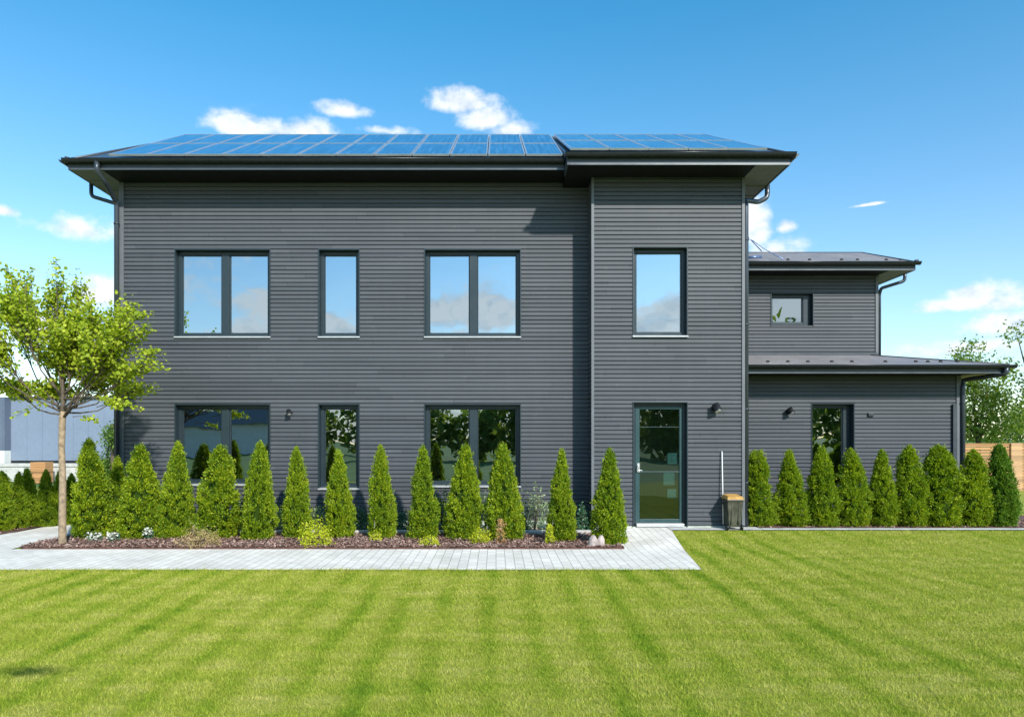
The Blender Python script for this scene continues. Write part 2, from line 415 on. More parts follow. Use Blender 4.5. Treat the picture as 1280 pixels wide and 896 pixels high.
def apron_edge(y): return (1.93-(0.0 if y < 10.9 else 0), 2.62+(3.05-2.62)*(y-8.8)/(12.1-8.8))
sheet('entrance_path', 1.9, 3, 10.44, 12.3, M['paver'], 0.012, 0.12, edge=apron_edge)
sheet('side_path', -8.5, -7.3, 10.44, 20, M['paver'], 0.012, 0.3, edge=lambda y: (-8.75 if y < 12 else -8.55, -7.33))
sheet('wall_strip', 3.03, 4.6, 11.9, 12.25, M['concrete'], 0.018, 0.1, edge=lambda y: (3.02, 4.6))
sheet('wall_strip', 4.605, 16, 11.9, 12.06, M['concrete'], 0.02, 0.3)
# planting beds
def bed(name, x0, x1, y0, y1, edge=None, dz=0.02):
    return sheet(name, x0, x1, y0, y1, M['mulch_base'], dz, 0.08, edge=edge, noise_z=0.008)
def be(y): return (-7.33+max(0, (10.62-y))*1.0, 1.93)
bed('planting_bed', -7.33, 1.93, 10.46, 12.72, edge=be)
bed('side_bed', -14, -8.55, 12.0, 20, edge=lambda y: (-14, -8.6))
bed('right_bed', 4.6, 16, 12.065, 14.0)
def scatter_chips(name, n, fn, size=0.03):
    c = np.array([fn() for _ in range(n)])
    th = rng.uniform(0, 2*np.pi, n); tl = rng.normal(0, 0.35, (n, 2))
    d = np.stack([np.cos(th), np.sin(th), tl[:, 0]], 1); s = np.stack([-np.sin(th), np.cos(th), tl[:, 1]], 1)
    L = rng.uniform(0.6, 1.6, n)[:, None]*size; W = rng.uniform(0.35, 0.8, n)[:, None]*size
    V = np.stack([c-d*L/2-s*W/2, c+d*L/2-s*W/2, c+d*L/2+s*W/2, c-d*L/2+s*W/2], 1).reshape(-1, 3)
    Fc = np.arange(n*4).reshape(n, 4)
    o = link(name, np_mesh(name, V, Fc, M['chips'])); tag(o, 'reddish brown bark chips spread over the planting beds', 'mulch', kind='stuff'); return o
def chip_pt():
    r = random.random()
    if r < 0.82:
        y = 10.48+2.2*random.random()**1.6
        return (random.uniform(be(y)[0]+0.03, 1.91), y, 0.028+random.random()*0.03)
    if r < 0.92: return (-8.65-random.random()*4, 12.0+random.random()*3, 0.04)
    return (random.uniform(4.6, 12), 12.09+random.random()*1.2, 0.135)
scatter_chips('bark_mulch', 26000, chip_pt)
e = MB(); e.box(-7.15, 1.93, 10.445, 10.465, -0.02, 0.035); e.box(1.925, 1.945, 10.465, 12.2, -0.02, 0.04)
tag(e.build('bed_edging', M['wood_edge']), 'thin dark brown edging strip between bark bed and pale pavers', 'edging')
k = MB(); k.box(-7.2, 1.68, 12.05, 12.17, 0.0, 0.075)
tag(k.build('concrete_kerb', M['concrete'], bevel=0.008), 'pale concrete kerb behind the row of conical conifers', 'kerb')

# grass blades
def grass():
    pts = []
    def area(x0, x1, y0, y1, dens):
        n = int((x1-x0)*(y1-y0)*dens); a = np.empty((n, 2)); a[:, 0] = rng.uniform(x0, x1, n); a[:, 1] = rng.uniform(y0, y1, n); return a
    for y0 in np.arange(3.5, 8.8, 0.53):
        y1 = min(y0+0.53, 8.79); w = 0.80*y1+0.6
        pts.append(area(-w, w, y0, y1, 10500 if y0 < 6.5 else 7500))
    for y0 in np.arange(8.79, 11.89, 0.5):
        y1 = min(y0+0.5, 11.89); pts.append(area(path_edge(y0)[1], 10.6, y0, y1, 3800))
    p = np.concatenate(pts); n = len(p)
    keep = ~((p[:, 1] > 8.79) & (p[:, 0] < 2.62+(p[:, 1]-8.8)*0.1303+0.01))
    p = p[keep]; n = len(p)
    z = np.array([gh(a, b) if b > 10.4 else 0.0 for a, b in p])
    th = rng.uniform(0, 2*np.pi, n); far = np.clip((p[:, 1]-4)/8, 0, 1)
    h = rng.uniform(0.014, 0.028, n)*(1+0.15*far); w = rng.uniform(0.0017, 0.0032, n)*(1+0.9*far)
    clump = 0.5+0.5*np.sin(p[:, 0]*3.1+1.7*np.sin(p[:, 1]*2.3))*np.sin(p[:, 1]*4.1+p[:, 0])
    h *= 0.85+0.3*clump
    edge = (p[:, 1] > 8.68) & (p[:, 0] < 2.7); h[edge] *= rng.uniform(1.0, 2.3, edge.sum())
    st = np.sign(np.sin(p[:, 0]*2*np.pi/0.43))
    lean = rng.normal(0, 0.55, (n, 2)); lean[:, 1] += st*0.10
    B = np.stack([p[:, 0], p[:, 1], z-0.002], 1); s = np.stack([np.cos(th), np.sin(th), np.zeros(n)], 1)*w[:, None]
    T = B+np.stack([lean[:, 0]*h, lean[:, 1]*h, h], 1)
    V = np.stack([B-s, B+s, T], 1).reshape(-1, 3); Fc = np.arange(3*n).reshape(n, 3)
    o = link('grass', np_mesh('grass', V, Fc, M['blades'])); tag(o, 'short mown bright green grass of the striped lawn', 'grass', kind='stuff')
grass()

# ------------------------------------------------------------------ house
DW, DB, DL, DU = 12.7, 12.2, 14.0, 15.2
XL = PX(150, DW)
XB0, XB1 = PX(740, DB), PX(930, DB)
XW, XU = 9.40, 8.39
YBACK = 18.0
house = empty('house', (0, DW, 0))
tag(house, 'two-storey charcoal clapboard house with solar panels on its roof and low wings on the right', 'house')
def siding_wall(p0, dr, nrm, length, z0, z1, openings, mat):
    """profiled boards; openings (u0,u1,za,zb)"""
    zs = []; z = z0
    G = 0.0145
    while z < z1-0.001:
        zs += [(z, 0.024), (z+G-0.001, 0.024), (z+G, 0.0035), (z+G+0.003, 0.0), (z+PITCH-0.004, 0.0), (z+PITCH-0.0005, 0.003)]
        z += PITCH
    zs = [q for q in zs if q[0] <= z1]; zs.append((z1, 0.0))
    def depth(zq):
        for (a, da), (b, db) in zip(zs, zs[1:]):
            if a <= zq <= b: return da+(db-da)*(zq-a)/max(b-a, 1e-9)
        return 0.0
    for o in openings:
        for zz in (o[2], o[3]):
            if z0 < zz < z1: zs.append((zz, depth(zz)))
    zs.sort(key=lambda q: q[0])
    m = MB(); cuts = sorted(set([0, length]+[c for o in openings for c in o[:2]]))
    def pt(u, zz, d): return (p0[0]+dr[0]*u-nrm[0]*d, p0[1]+dr[1]*u-nrm[1]*d, zz)
    for (a, da), (b, db) in zip(zs, zs[1:]):
        if b-a < 1e-6: continue
        zc = (a+b)/2
        iv = [(u0, u1) for u0, u1 in zip(cuts, cuts[1:]) if not any(o[0]-1e-6 <= u0 and u1 <= o[1]+1e-6 and o[2] < zc < o[3] for o in openings)]
        mg = []
        for q in iv:
            if mg and abs(mg[-1][1]-q[0]) < 1e-6: mg[-1] = (mg[-1][0], q[1])
            else: mg.append(q)
        for u0, u1 in mg: m.poly([pt(u0, a, da), pt(u1, a, da), pt(u1, b, db), pt(u0, b, db)])
    return m
# openings in world x/z
def rect(px0, px1, py0, py1, D): return [PX(px0, D), PX(px1, D), PZ(py1, D), PZ(py0, D)]
W_up = [rect(219.5, 337, 312.5, 421.5, DW), rect(399, 448.5, 312.5, 421.5, DW), rect(531.5, 650, 312.5, 421.5, DW)]
W_lo = [rect(219.5, 337, 506, 606, DW), rect(399, 448.5, 506, 611, DW), rect(531.5, 650, 506, 608, DW)]
W_b = rect(792, 858.5, 309.5, 420.5, DB)
DOOR = [PX(792, DB), PX(858.5, DB), 0.125, PZ(503.5, DB)]
W_s = rect(964, 1016, 367, 407, DU)
W_l = rect(1015, 1067, 505, 612, DL)
def sub(o, x0): return (o[0]-x0, o[1]-x0, o[2], o[3])
Z0 = 0.177
zm = 6.38; zb = 6.28; zl = 2.955; zu = 5.26
siding_wall((XL, DW), (1, 0), (0, -1), XB0-XL, Z0, zm, [sub(o, XL) for o in W_up+W_lo], M['siding']).build('wall', M['siding'], house)
siding_wall((XB0, DB), (1, 0), (0, -1), XB1-XB0, Z0-0.04, zb+0.1, [sub(W_b, XB0), sub(DOOR, XB0)], M['siding']).build('wall', M['siding'], house)
siding_wall((XB0, DW), (0, -1), (-1, 0), DW-DB, Z0, zb+0.1, [], M['siding_side']).build('wall', M['siding_side'], house)
siding_wall((XB1, DB), (0, 1), (1, 0), YBACK-DB, Z0, zb+0.1, [], M['siding_side']).build('wall', M['siding_side'], house)
siding_wall((XL, YBACK), (0, -1), (-1, 0), YBACK-DW, Z0, zm, [], M['siding_side']).build('wall', M['siding_side'], house)
siding_wall((XB1, YBACK), (-1, 0), (0, 1), XB1-XL, Z0, zm, [], M['siding']).build('wall', M['siding'], house)
siding_wall((XB1, DL), (1, 0), (0, -1), XW-XB1, Z0, zl+0.02, [sub(W_l, XB1)], M['siding']).build('wall', M['siding'], house)
siding_wall((XW, DL), (0, 1), (1, 0), YBACK-DL, Z0, zl+0.02, [], M['siding_side']).build('wall', M['siding_side'], house)
siding_wall((XB1, DU), (1, 0), (0, -1), XU-XB1, 3.35, zu+0.02, [sub(W_s, XB1)], M['siding']).build('wall', M['siding'], house)
siding_wall((XU, DU), (0, 1), (1, 0), YBACK-DU, 3.1, zu+0.02, [], M['siding_side']).build('wall', M['siding_side'], house)
siding_wall((XW, YBACK), (-1, 0), (0, 1), XW-XB1, Z0, zl+0.02, [], M['siding']).build('wall', M['siding'], house)
siding_wall((XU, YBACK), (-1, 0), (0, 1), XU-XB1, zl, zu+0.02, [], M['siding']).build('wall', M['siding'], house)
# plinths
pl = MB(); pl.box(XL+0.02, XB0-0.002, DW+0.02, DW+0.3, 0, Z0-0.001); pl.box(XB0+0.02, DOOR[0]-0.002, DB+0.015, DB+0.3, 0, Z0-0.042)
pl.box(DOOR[0]-0.001, DOOR[1]+0.001, DB+0.012, DB+0.3, 0, 0.124); pl.box(DOOR[1]+0.002, XB1-0.02, DB+0.015, DB+0.3, 0, Z0-0.042)
pl.box(XB1+0.002, XW-0.02, DL+0.02, DL+0.3, 0, Z0-0.001); pl.box(XL+0.02, XL+0.3, DW+0.31, YBACK, 0, Z0-0.001); pl.box(XW-0.3, XW-0.02, DL+0.31, YBACK, 0, Z0-0.001)
pl.build('plinth', M['plinth'], house)
# corner boards
for q in ((XL-0.012, XL+0.075, DW-0.018, DW, Z0, zm-0.002), (XB0-0.012, XB0+0.035, DB-0.018, DB, Z0-0.03, zb-0.002), (XB1-0.04, XB1+0.012, DB-0.018, DB, Z0-0.03, zb-0.002),
          (XW-0.08, XW+0.012, DL-0.018, DL, Z0, zl-0.002), (XU-0.05, XU+0.012, DU-0.018, DU, 3.45, zu-0.002)):
    m = MB(); m.box(*q); m.build('corner_board', M['corner'], house)
# interiors
it = MB()
def room(x0, x1, y0, y1, z0, z1):
    it.poly([(x0,y0,z0),(x1,y0,z0),(x1,y1,z0),(x0,y1,z0)]); it.poly([(x0,y1,z1),(x1,y1,z1),(x1,y0,z1),(x0,y0,z1)])
    it.poly([(x0,y1,z0),(x1,y1,z0),(x1,y1,z1),(x0,y1,z1)]); it.poly([(x0,y0,z0),(x0,y1,z0),(x0,y1,z1),(x0,y0,z1)]); it.poly([(x1,y1,z0),(x1,y0,z0),(x1,y0,z1),(x1,y1,z1)])
for z0, z1 in ((0.2, 2.75), (3.05, 6.2)):
    room(XL+0.1, -2.0, DW+0.2, 17, z0, z1); room(-1.9, XB0-0.1, DW+0.2, 17, z0, z1)
room(XB0+0.05, XB1-0.05, DB+0.2, 16, 0.15, 2.75); room(XB0+0.05, XB1-0.05, DB+0.2, 16, 3.05, 6.2)
room(XB1+0.1, XW-0.1, DL+0.22, 17, 0.2, 2.8); room(XB1+0.1, XU-0.1, DU+0.22, 17, 3.6, 5.2)
it.build('interior_wall', M['interior'], house)

REV = 0.17
def window(o, D, double=False, sill=True, glass='glass', right_wide=0.0, rev=REV):
    x0, x1, z0, z1 = o; f = MB(); fw = 0.062
    yf, yb = D+rev-0.06, D+rev+0.03
    zf0 = z0+0.02
    rw = fw+right_wide
    f.box(x0, x0+fw, yf, yb, zf0, z1-0.002); f.box(x1-rw, x1, yf, yb, zf0, z1-0.002)
    f.box(x0+fw, x1-rw, yf, yb, z1-fw, z1-0.002); f.box(x0+fw, x1-rw, yf, yb, zf0, zf0+fw)
    panes = []
    if double:
        xm = (x0+x1)/2+0.012; mw = 0.072
        f.box(xm-mw, xm+mw, yf-0.006, yb, zf0+fw, z1-fw)
        panes = [(x0+fw, xm-mw), (xm+mw, x1-rw)]
    else: panes = [(x0+fw, x1-rw)]
    # inner bead of each sash
    for a, b in panes:
        bw = 0.018
        f.box(a, a+bw, yf+0.02, yb-0.005, zf0+fw, z1-fw); f.box(b-bw, b, yf+0.02, yb-0.005, zf0+fw, z1-fw)
        f.box(a+bw, b-bw, yf+0.02, yb-0.005, zf0+fw, zf0+fw+bw); f.box(a+bw, b-bw, yf+0.02, yb-0.005, z1-fw-bw, z1-fw)
    w = f.build('window', M['frame'], house, bevel=0.004)
    r = MB(); ca = 0.018
    for (a, b, c, d) in ((x0-ca, x0, z0-0.01, z1+ca), (x1, x1+ca, z0-0.01, z1+ca)): r.box(a, b, D-0.012, D+rev+0.03, c, d)
    r.box(x0, x1, D-0.012, D+rev+0.03, z1, z1+ca)
    r.build('casing', M['frame'], w)
    for a, b in panes:
        g_ = MB(); yy = yf+0.045+random.uniform(-0.002, 0.002); tl = random.uniform(-0.003, 0.003); tz = random.uniform(-0.003, 0.003)
        g_.poly([(a, yy-tl, zf0+fw-0.002), (b, yy+tl, zf0+fw-0.002), (b, yy+tl+tz, z1-fw+0.002), (a, yy-tl+tz, z1-fw+0.002)])
        g_.build('pane', M[glass], w)
    if sill:
        s_ = MB(); s_.hexa([(x0-0.02, D-0.035, z0-0.012), (x1+0.02, D-0.035, z0-0.012), (x1+0.02, yf, z0-0.002), (x0-0.02, yf, z0-0.002),
                            (x0-0.02, D-0.035, z0+0.012), (x1+0.02, D-0.035, z0+0.012), (x1+0.02, yf, z0+0.02), (x0-0.02, yf, z0+0.02)])
        s_.build('sill', M['sill'], w)
    return w
for i, o in enumerate(W_up): window(o, DW, i != 1)
for i, o in enumerate(W_lo): window(o, DW, i != 1, glass='glass_low')
window(W_b, DB)
window(W_s, DU, sill=False, right_wide=0.1, glass='glass_low')
window(W_l, DL, right_wide=0.08, glass='glass_low', rev=0.2)
# entrance door
x0, x1, z0, z1 = DOOR
d = MB(); yf = DB+0.10; yb = DB+0.16; fw = 0.05; sw = 0.075
d.box(x0, x0+fw, yf, yb, z0, z1-0.002); d.box(x1-fw, x1, yf, yb, z0, z1-0.002); d.box(x0+fw, x1-fw, yf, yb, z1-fw, z1-0.002)
for a, b in ((x0-0.018, x0), (x1, x1+0.018)): d.box(a, b, DB-0.012, DB+0.18, z0, z1+0.018)
d.box(x0, x1, DB-0.012, DB+0.18, z1, z1+0.018)
door = d.build('door', M['frame'], house, bevel=0.003)
lf = MB(); a, b = x0+fw+0.004, x1-fw-0.004; zt = z1-fw-0.004; zb0 = z0+0.06
M['door_leaf'] = simple('door_leaf', (0.025, 0.065, 0.07), 0.35, 0, 0.1)
lf.box(a, a+sw, yf+0.012, yb-0.006, zb0, zt); lf.box(b-0.045, b, yf+0.012, yb-0.006, zb0, zt); lf.box(a+sw, b-0.045, yf+0.012, yb-0.006, zt-0.05, zt); lf.box(a+sw, b-0.045, yf+0.012, yb-0.006, zb0, zb0+0.06)
zr = PZ(590, DB); lf.box(a+sw, b-0.045, yf+0.025, yf+0.04, zr-0.008, zr+0.008)
zr = PZ(533.5, DB); lf.box(a+sw, b-0.045, yf+0.03, yf+0.036, zr-0.004, zr+0.004)
lf.build('leaf', M['door_leaf'], door, bevel=0.003)
gp = MB(); gp.poly([(a+sw, yf+0.046, zb0+0.058), (b-0.045, yf+0.046, zb0+0.058), (b-0.045, yf+0.046, zt-0.048), (a+sw, yf+0.046, zt-0.048)])
gp.build('pane', M['glass_door'], door)
th = MB(); th.box(x0+fw, x1-fw, DB-0.03, DB+0.17, z0, z0+0.055); th.build('threshold', M['sill'], door, bevel=0.005)
hd = MB(); hx = PX(799.5, DB); hz = PZ(585, DB)
hd.box(hx-0.026, hx+0.026, yf-0.001, yf+0.012, hz-0.08, hz+0.08); hd.tube([(hx-0.012, yf, hz+0.05), (hx-0.012, yf-0.04, hz+0.05), (hx-0.012, yf-0.045, hz+0.02), (hx-0.012, yf-0.045, hz-0.04), (hx+0.06, yf-0.045, hz-0.045)], 0.008, 8)
hd.build('handle', M['steel'], door, bevel=0.003)
for (pa, pb, pc, pd) in ((834, 846, 566, 580), (829, 843, 590, 606), (834, 845, 611, 622)):
    pp = MB(); o = rect(pa, pb, pc, pd, DB+0.17); pp.box(o[0], o[1], yf+0.055, yf+0.058, o[2], o[3]); pp.build('paper_sheet', M['paper'], door)

# main roof
ZE, ZEB, YR, ZR = 6.55, 6.45, 15.3, EYE+375.5/F*15.3
XE0, XE1, YE, YEB, XBE = -7.49, 4.94, 12.1, 11.6, PX(709, 11.6)
RL, RR = -6.87, 4.75; YE2 = 18.5
r = MB()
r.poly([(XE0, YE, ZE), (XBE, YE, ZE), (XBE, YR, ZR), (RL, YR, ZR)])
r.poly([(XBE, YEB, ZEB), (XE1, YEB, ZEB), (RR, YR, ZR), (XBE, YR, ZR)])
r.poly([(XBE, YEB, ZEB), (XBE, YR, ZR), (XBE, YE, ZE)])
r.poly([(XE0, YE2, ZE), (XE0, YE, ZE), (RL, YR, ZR)])
r.poly([(XE1, YEB, ZEB), (XE1, YE2, ZE), (RR, YR, ZR)])
r.poly([(XE1, YE2, ZE), (XE0, YE2, ZE), (RL, YR, ZR), (RR, YR, ZR)])
roof = r.build('roof', M['roof'], house)
rc = MB(); rc.tube([(RL, YR, ZR+0.0), (RR, YR, ZR+0.0)], 0.03, 8); rc.tube([(XE0, YE, ZE+0.01), (RL, YR, ZR)], 0.022, 8); rc.tube([(XE1, YEB, ZEB+0.01), (RR, YR, ZR)], 0.022, 8)
rc.tube([(XE0+0.02, YE, ZE+0.02), (XE0-0.04, YE-0.03, ZE+0.03)], 0.03, 8); rc.build('ridge_cap', M['trim'], roof)
# standing seams on the hips
fa = MB(); zf = zm
def fascia(m, x0, x1, y0, y1, z0, z1): m.box(x0, x1, y0, y1, z0, z1)
fascia(fa, XE0, XBE-0.001, YE, YE+0.025, zm, ZE-0.012); fascia(fa, XBE, XE1, YEB, YEB+0.025, 6.27, ZEB-0.012)
fascia(fa, XE0, XE0+0.025, YE+0.026, YE2, zm, ZE-0.012); fascia(fa, XE1-0.025, XE1, YEB+0.026, YE2, 6.27, ZEB-0.012)
fascia(fa, XE0, XE1, YE2-0.025, YE2, zm, ZE-0.012); fascia(fa, XBE, XBE+0.025, YEB+0.026, YE+0.024, 6.27, ZEB-0.012)
fa.build('fascia', M['trim'], roof)
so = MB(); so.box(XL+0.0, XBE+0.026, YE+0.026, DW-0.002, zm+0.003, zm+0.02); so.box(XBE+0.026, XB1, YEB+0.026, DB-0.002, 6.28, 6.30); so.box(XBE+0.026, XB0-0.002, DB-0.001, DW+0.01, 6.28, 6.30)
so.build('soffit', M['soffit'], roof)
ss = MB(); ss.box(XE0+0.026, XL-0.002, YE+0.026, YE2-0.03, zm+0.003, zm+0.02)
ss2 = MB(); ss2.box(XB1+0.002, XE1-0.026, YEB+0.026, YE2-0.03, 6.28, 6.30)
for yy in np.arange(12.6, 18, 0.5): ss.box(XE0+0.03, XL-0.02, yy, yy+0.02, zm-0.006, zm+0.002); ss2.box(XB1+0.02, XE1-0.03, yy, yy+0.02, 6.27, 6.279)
ss.build('soffit', M['soffit_bounce_lit'], roof); ss2.build('soffit', M['soffit_bounce_lit'], roof)
dr = MB(); dr.box(XE0+0.06, XBE, YE-0.012, YE-0.001, zm-0.004, zm+0.022); dr.box(XBE+0.05, XE1-0.02, YEB-0.012, YEB-0.001, 6.266, 6.292)
dr.build('drip_strip', M['drip'], roof)
def gutter(pts, rad=0.058):
    """half round channel along x or y, open on top"""
    (xa, ya, za), (xb, yb_, zb_) = pts
    m = MB(); n = 9; dirv = Vector((xb-xa, yb_-ya, 0)).normalized(); side = Vector((dirv.y, -dirv.x, 0))
    ring = [(math.cos(math.pi+math.pi*i/n)*rad, math.sin(math.pi+math.pi*i/n)*rad) for i in range(n+1)]
    ring += [(q[0]*0.9, q[1]*0.9) for q in reversed(ring)]
    def pt(p, q): return (p[0]+side.x*q[0], p[1]+side.y*q[0], p[2]+q[1])
    k = len(ring)
    for i in range(k):
        a, b = ring[i], ring[(i+1) % k]
        m.poly([pt(pts[0], a), pt(pts[1], a), pt(pts[1], b), pt(pts[0], b)], True)
    m.poly([pt(pts[0], q) for q in ring[:n+1]]); m.poly([pt(pts[1], q) for q in reversed(ring[:n+1])])
    m.tube([pt(pts[0], (ring[0][0], 0.0)), pt(pts[1], (ring[0][0], 0.0))], 0.009, 6); m.tube([pt(pts[0], (ring[n][0], 0.0)), pt(pts[1], (ring[n][0], 0.0))], 0.009, 6)
    return m
gutter([(XE0-0.05, YE-0.065, ZE-0.015), (XBE-0.01, YE-0.065, ZE-0.015)]).build('gutter', M['gutter'], house)
gutter([(XBE-0.05, YEB-0.065, ZEB-0.015), (XE1+0.06, YEB-0.065, ZEB-0.015)]).build('gutter', M['gutter'], house)
gutter([(XE0-0.065, YE-0.06, ZE-0.02), (XE0-0.065, YE2, ZE-0.02)]).build('gutter', M['gutter'], house)
gutter([(XE1+0.065, YEB-0.06, ZEB-0.02), (XE1+0.065, YE2, ZEB-0.02)]).build('gutter', M['gutter'], house)

# solar panels (parts of the roof surface they are bolted to)
def roof_pt(x, t, sec):
    """t metres up the slope from the eave"""
    ze, ye = (ZE, YE) if sec == 0 else (ZEB, YEB)
    L = math.hypot(YR-ye, ZR-ze); return Vector((x, ye+(YR-ye)*t/L, ze+(ZR-ze)*t/L))
def panel(x0, x1, t0, t1, sec):
    ze, ye = (ZE, YE) if sec == 0 else (ZEB, YEB)
    up = Vector((0, YR-ye, ZR-ze)).normalized(); nn_ = Vector((0, -up.z, up.y)); fw = 0.022
    A = roof_pt(x0, t0, sec)+nn_*0.05; L = t1-t0; Wd = x1-x0
    def q(u, t, h): return A+Vector((u, 0, 0))+up*t+nn_*h
    def slab(m, u0, u1, ta, tb, h0, h1): m.hexa([q(u0, ta, h0), q(u1, ta, h0), q(u1, tb, h0), q(u0, tb, h0), q(u0, ta, h1), q(u1, ta, h1), q(u1, tb, h1), q(u0, tb, h1)])
    m = MB(); slab(m, 0, fw, 0, L, 0, 0.035); slab(m, Wd-fw, Wd, 0, L, 0, 0.035); slab(m, fw, Wd-fw, 0, fw, 0, 0.035); slab(m, fw, Wd-fw, L-fw, L, 0, 0.035)
    o = m.build('solar_panel', M['alu'], house)
    c = MB(); slab(c, fw, Wd-fw, fw, L-fw, 0.012, 0.029); c.build('cell_sheet', M['solar'], o)
PW = 0.668
tmain = math.hypot(YR-YE, ZR-ZE); tb_ = math.hypot(YR-YEB, ZR-ZEB)
for i in range(12):
    xa = 1.19-(i+1)*PW
    for k in range(2): 
        t0 = 0.12+k*(tmain-0.2)/2; panel(xa+0.008, xa+PW-0.008, t0, t0+(tmain-0.2)/2-0.02, 0)
for i in range(5):
    xa = 1.25+i*PW
    for k in range(2):
        t0 = 0.12+k*(tb_-0.2)/2; panel(xa+0.008, xa+PW-0.008, t0, t0+(tb_-0.2)/2-0.02, 1)

# upper wing roof
UE, UYE, UX = 5.42, 14.68, 8.91; UYR = 16.27; UZR = EYE+232/F*UYR; UXR = 8.62; UYB = 17.9+0.5
r = MB(); r.poly([(XB1, UYE, UE), (UX, UYE, UE), (UXR, UYR, UZR), (XB1, UYR, UZR)]); r.poly([(UX, UYE, UE), (UX, UYB, UE), (UXR, UYR, UZR)]); r.poly([(UX, UYB, UE), (XB1, UYB, UE), (XB1, UYR, UZR), (UXR, UYR, UZR)])
ur = r.build('roof', M['roof_low'], house)
m = MB(); m.tube([(XB1, UYR, UZR), (UXR, UYR, UZR)], 0.02, 8); m.tube([(UXR, UYR, UZR), (UX, UYE, UE+0.01)], 0.016, 8); m.tube([(UX-0.02, UYE, UE+0.02), (UX+0.05, UYE-0.02, UE+0.03)], 0.03, 8); m.build('ridge_cap', M['trim'], ur)
m = MB(); m.box(XB1, UX, UYE, UYE+0.02, zu-0.01, UE-0.012); m.box(UX-0.02, UX, UYE+0.021, UYB, zu-0.01, UE-0.012); m.build('fascia', M['trim'], ur)
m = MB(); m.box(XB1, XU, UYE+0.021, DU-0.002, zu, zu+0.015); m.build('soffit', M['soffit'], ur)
m = MB(); m.box(XU+0.002, UX-0.021, UYE+0.021, UYB, zu, zu+0.015); m.build('soffit', M['soffit_bounce_lit'], ur)
m = MB(); m.box(XB1, UX-0.05, UYE-0.012, UYE-0.001, zu-0.012, zu+0.01); m.build('drip_strip', M['drip'], ur)
gutter([(XB1, UYE-0.065, UE-0.015), (UX+0.06, UYE-0.065, UE-0.015)]).build('gutter', M['gutter'], house)
# lower wing roof
LE, LYE, LX = 3.11, 13.43, 9.98
r = MB(); r.poly([(XB1, LYE, LE), (LX, LYE, LE), (8.15, 15.26, 3.524), (XB1, 15.26, 3.524)]); r.poly([(LX, LYE, LE), (LX, 18.5, LE), (8.15, 16.67, 3.524), (8.15, 15.26, 3.524)]); r.poly([(LX, 18.5, LE), (XB1, 18.5, LE), (XB1, 16.67, 3.524), (8.15, 16.67, 3.524)])
lr = r.build('roof', M['roof_low'], house)
m = MB(); m.tube([(LX, LYE, LE+0.01), (8.2, 15.2, 3.515)], 0.014, 8); m.box(XB1, XU, DU-0.03, DU-0.019, 3.50, 3.56); m.build('ridge_cap', M['trim'], lr)
m = MB(); m.box(XB1, LX, LYE, LYE+0.02, zl-0.01, LE-0.012); m.box(LX-0.02, LX, LYE+0.021, 18.5, zl-0.01, LE-0.012); m.build('fascia', M['trim'], lr)
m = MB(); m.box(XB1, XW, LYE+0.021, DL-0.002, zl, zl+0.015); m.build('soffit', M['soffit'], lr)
m = MB(); m.box(XW+0.002, LX-0.021, LYE+0.021, 18.4, zl, zl+0.015); m.build('soffit', M['soffit_bounce_lit'], lr)
m = MB(); m.box(XB1, LX-0.1, LYE-0.012, LYE-0.001, zl-0.012, zl+0.01); m.build('drip_strip', M['drip'], lr)
gutter([(XB1, LYE-0.065, LE-0.015), (LX+0.07, LYE-0.065, LE-0.015)]).build('gutter', M['gutter'], house)
def guard(par, x, y, z, mat='soffit'):
    m = MB(); m.hexa([(x-.035, y-.02, z-.01), (x+.035, y-.02, z-.01), (x+.035, y+.03, z), (x-.035, y+.03, z), (x-.02, y-.005, z+.035), (x+.02, y-.005, z+.035), (x+.02, y+.02, z+.035), (x-.02, y+.02, z+.035)])
    m.build('snow_guard', M[mat], par)
for px_ in (985, 1012, 1052, 1072, 1108, 1126): 
    x = PX(px_, 15.0); guard(ur, x, 15.0, UE+(15.0-UYE)*(UZR-UE)/(UYR-UYE))
for px_ in (960, 985, 1010, 1040, 1065, 1107, 1145, 1160, 1176, 1197):
    x = PX(px_, 13.9); guard(lr, x, 13.9, LE+0.47*0.226)
# downpipes
def pipe(pts, rad=0.04, brackets=()):
    m = MB(); 
    # soften corners
    P_ = [Vector(p) for p in pts]; out = [P_[0]]
    for i in range(1, len(P_)-1):
        a, b, c = P_[i-1], P_[i], P_[i+1]; d1 = (a-b); d2 = (c-b); k = min(0.07, d1.length/3, d2.length/3)
        s, t = b+d1.normalized()*k, b+d2.normalized()*k
        for u in (0, .33, .66, 1): out.append((s*(1-u)+b*u)*(1-u)+(b*(1-u)+t*u)*u)
    out.append(P_[-1]); m.tube(out, rad, 12)
    o = m.build('downpipe', M['pipe'], house)
    for z in brackets:
        e_ = pts[-1]; b_ = MB(); b_.lathe((e_[0], e_[1], z-0.015), [(rad+0.007, 0), (rad+0.007, 0.03)], 16); b_.box(e_[0]-0.012, e_[0]+0.012, e_[1]+rad, e_[1]+rad+0.06, z-0.01, z+0.01); b_.build('bracket', M['pipe'], o)
xp = XL-0.02; yp = DW-0.075
pipe([(-6.95, YE-0.065, 6.50), (-6.95, YE-0.065, 6.33), (-6.90, YE+0.1, 6.20), (xp, yp, 5.98), (xp, yp, 0.05)], 0.045, (5.6, 4.1, 2.6, 1.1))
pipe([(XE0-0.065, 12.9, 6.5), (XE0-0.065, 12.9, 6.2), (XL-0.10, 12.82, 6.02), (XL-0.07, 12.8, 5.85)], 0.035)
xb = XB1+0.055; yb = DB+0.06
pipe([(XE1+0.065, 12.75, 6.40), (XE1+0.065, 12.75, 6.12), (XE1-0.12, 12.7, 6.02), (xb, DB+0.16, 5.94), (xb, yb, 5.85), (xb, yb, 0.05)], 0.045, (5.2, 3.7, 2.2, 0.9))
